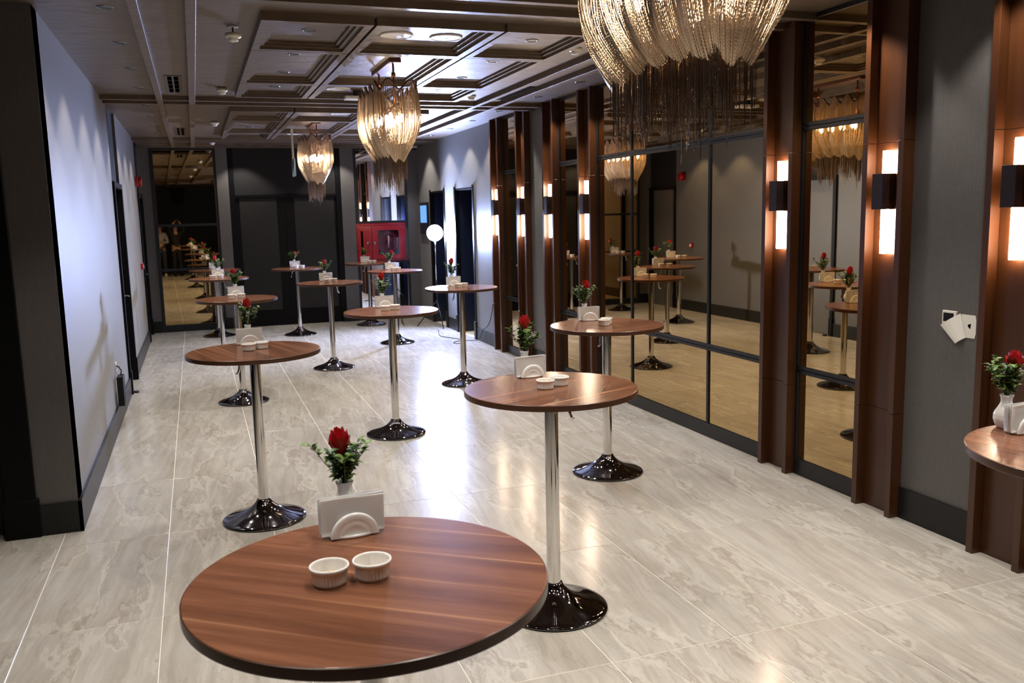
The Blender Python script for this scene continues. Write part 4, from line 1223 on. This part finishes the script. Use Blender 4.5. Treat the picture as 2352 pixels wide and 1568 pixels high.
def skin_obj(name, J, E, mat, parent, root):
    me = bpy.data.meshes.new(name)
    nm = list(J)
    me.from_pydata([J[n][0] for n in nm], [(nm.index(a), nm.index(b)) for a, b in E], [])
    me.materials.append(mat)
    o = bpy.data.objects.new(name, me); COL.objects.link(o)
    if parent: o.parent = parent
    md = o.modifiers.new('skin', 'SKIN'); md.use_smooth_shade = True
    if not me.skin_vertices:
        bm = bmesh.new(); bm.from_mesh(me); bm.verts.layers.skin.verify(); bm.to_mesh(me); bm.free()
    for i, n in enumerate(nm):
        r = J[n][1]
        d = me.skin_vertices[0].data[i]
        d.radius = r if isinstance(r, tuple) else (r, r)
        d.use_root = (n == root)
    sb = o.modifiers.new('smooth', 'SUBSURF'); sb.levels = 2; sb.render_levels = 2
    return o

def make_person(label, loc, rz, elbow, wrist, top, trousers, group=None):
    t = empty('person', loc, rz); tag(t, label, 'person')
    J = {'pelvis': ((0, 0, 0.97), (0.13, 0.10)), 'waist': ((0, 0, 1.12), (0.12, 0.09)), 'chest': ((0, 0, 1.32), (0.145, 0.10)), 'upper': ((0, 0, 1.42), (0.11, 0.08)),
         'neck': ((0, 0.005, 1.50), 0.052), 'skull': ((0, 0.02, 1.57), (0.064, 0.075)), 'face': ((0, 0.025, 1.64), (0.074, 0.090)), 'crown': ((0, 0.012, 1.715), (0.062, 0.075))}
    E = [('pelvis', 'waist'), ('waist', 'chest'), ('chest', 'upper'), ('upper', 'neck'), ('neck', 'skull'), ('skull', 'face'), ('face', 'crown')]
    S = {}; SE = []
    for k in ('pelvis', 'waist', 'chest', 'upper'):
        p, r = J[k]; S[k] = ((p[0], p[1], p[2] - (0.02 if k == 'pelvis' else 0)), (r[0] + 0.022, r[1] + 0.022))
    SE += [('pelvis', 'waist'), ('waist', 'chest'), ('chest', 'upper')]
    T = {'belt': ((0, 0, 1.0), (0.145, 0.112)), 'pelvis': ((0, 0, 0.92), (0.15, 0.115))}; TE = [('belt', 'pelvis')]
    for sx in (-1, 1):
        q = 'L' if sx < 0 else 'R'
        e = (elbow[0] * sx, elbow[1], elbow[2]); w = (wrist[0] * sx, wrist[1], wrist[2])
        J['sh' + q] = ((0.165 * sx, 0, 1.425), 0.055); J['el' + q] = (e, 0.040); J['wr' + q] = (w, 0.027)
        E += [('upper', 'sh' + q), ('sh' + q, 'el' + q), ('el' + q, 'wr' + q)]
        ev, wv = Vector(e), Vector(w); fw = ev.lerp(wv, 0.92)
        S['sh' + q] = ((0.165 * sx, 0, 1.425), 0.072); S['el' + q] = (e, 0.054); S['cuff' + q] = (fw[:], 0.040)
        SE += [('upper', 'sh' + q), ('sh' + q, 'el' + q), ('el' + q, 'cuff' + q)]
        J['hip' + q] = ((0.09 * sx, 0, 0.90), 0.085); J['kn' + q] = ((0.10 * sx, 0.02, 0.50), 0.055); J['an' + q] = ((0.11 * sx, -0.01, 0.10), 0.038)
        E += [('pelvis', 'hip' + q), ('hip' + q, 'kn' + q), ('kn' + q, 'an' + q)]
        T['hip' + q] = ((0.09 * sx, 0, 0.86), 0.105); T['kn' + q] = ((0.10 * sx, 0.02, 0.50), 0.074); T['an' + q] = ((0.11 * sx, -0.01, 0.09), 0.062)
        TE += [('pelvis', 'hip' + q), ('hip' + q, 'kn' + q), ('kn' + q, 'an' + q)]
        # hand: palm, four bent fingers, thumb
        d = (wv - ev).normalized()
        side = Vector((-sx, 0, 0)); side = (side - d * side.dot(d)).normalized(); nrm = d.cross(side)
        base = wv + d * 0.055
        J['palm' + q] = (base[:], (0.036, 0.018)); E.append(('wr' + q, 'palm' + q))
        for i in range(4):
            o_ = (i - 1.5) * 0.018
            ln = [0.062, 0.072, 0.068, 0.054][i]
            a0 = base + d * 0.02 + nrm * o_
            a1 = a0 + d * ln * 0.55 + side * 0.006; a2 = a1 + d * ln * 0.25 + side * 0.022
            J['f%d%s' % (i, q)] = (a0[:], 0.009); J['g%d%s' % (i, q)] = (a1[:], 0.0085); J['h%d%s' % (i, q)] = (a2[:], 0.0075)
            E += [('palm' + q, 'f%d%s' % (i, q)), ('f%d%s' % (i, q), 'g%d%s' % (i, q)), ('g%d%s' % (i, q), 'h%d%s' % (i, q))]
        b0 = wv + d * 0.03 - nrm * 0.03; b1 = b0 + d * 0.03 - nrm * 0.02 + side * 0.015
        J['t0' + q] = (b0[:], 0.012); J['t1' + q] = (b1[:], 0.009); E += [('palm' + q, 't0' + q), ('t0' + q, 't1' + q)]
        sh = MB().lathe([(0.0, 0.0), (0.9, 0.0), (1.0, 0.25), (0.92, 0.62), (0.55, 0.95), (0.0, 1.0)], 20, cap=False)
        sh.v = [(x * 0.048 + 0.11 * sx, y * 0.135 + 0.05, z * (0.085 if y < 0.2 else 0.06)) for x, y, z in sh.v]
        sh.build('shoe', M['black_plastic'] if top is M['black_cloth'] else M['white_plastic'], t, True)
        MB().lathe([(0.0005, -0.009), (0.009, 0.0), (0.0005, 0.009)], 10, (0.030 * sx, 0.112, 1.655), cap=False).build('eye', M['eye'], t, True)
        MB().lathe([(0.0005, -0.03), (0.012, -0.012), (0.013, 0.012), (0.0005, 0.03)], 8, (0.080 * sx, 0.015, 1.64), cap=False).build('ear', M['skin'], t, True)
    skin_obj('body', J, E, M['skin'], t, 'pelvis')
    skin_obj('top', S, SE, top, t, 'pelvis')
    skin_obj('trousers', T, TE, trousers, t, 'belt')
    MB().tube([(0, 0.108, 1.665), (0, 0.128, 1.63), (0, 0.112, 1.615)], [0.006, 0.013, 0.010], 8).build('nose', M['skin'], t, True)
    MB().tube([(-0.022, 0.100, 1.588), (0, 0.108, 1.588), (0.022, 0.100, 1.588)], [0.003, 0.006, 0.003], 6).build('mouth', M['lip'], t, True)
    hr = MB().lathe([(1.0, -0.35), (1.04, 0.0), (0.96, 0.42), (0.72, 0.76), (0.38, 0.96), (0.001, 1.02)], 24, cap=False)
    hr.v = [(x * 0.086, y * 0.100 + 0.002 - 0.02 * max(0, -z), 1.675 + z * 0.105) for x, y, z in hr.v if True]
    hr.build('hair', M['hair'], t, True)
    return t
fx, fy = 0.3338, 0.9426
make_person('person in black clothes holding a camera up, reflected in the back mirror', (-0.30 * fx, -0.30 * fy, 0), math.radians(-19.5), (0.27, 0.19, 1.60), (0.115, 0.20, 1.79), M['black_cloth'], M['black_cloth'])
make_person('person in a pale top and jeans looking at a phone, reflected in the back mirror', (-0.58, -0.62, 0), math.radians(12), (0.24, 0.02, 1.14), (0.10, 0.22, 1.16), M['white_cloth'], M['denim'])
ph = MB().box(-0.036, 0.036, -0.004, 0.004, -0.075, 0.075).build('phone', M['black_plastic'], None, bevel=0.003)
ph.location = (-0.655, -0.345, 1.20); ph.rotation_euler = (math.radians(-40), 0, math.radians(12)); tag(ph, 'black phone held by the person in the pale top', 'phone')
hc = empty('hand_camera'); tag(hc, 'black camera held up by the person in black', 'camera')
hc.matrix_world = Matrix(((_r.x, _f.x, -_d.x, 0), (_r.y, _f.y, -_d.y, 0), (_r.z, _f.z, -_d.z, CAM_H), (0, 0, 0, 1)))
MB().box(-0.070, 0.070, -0.150, -0.085, -0.050, 0.045).build('camera_body', M['black_plastic'], hc, bevel=0.008, bseg=2)
MB().box(-0.030, 0.030, -0.148, -0.095, 0.045, 0.072).build('viewfinder_hump', M['black_plastic'], hc, bevel=0.006)
MB().lathe([(0.036, -0.086), (0.036, -0.025), (0.033, -0.022)], 28, (0, 0, 0), 'y', cap=False).build('lens_barrel', M['black_plastic'], hc, True)
MB().lathe([(0.030, -0.035), (0.0005, -0.032)], 28, (0, 0, 0), 'y', cap=False).build('front_glass', M['dl_lens'], hc, True)
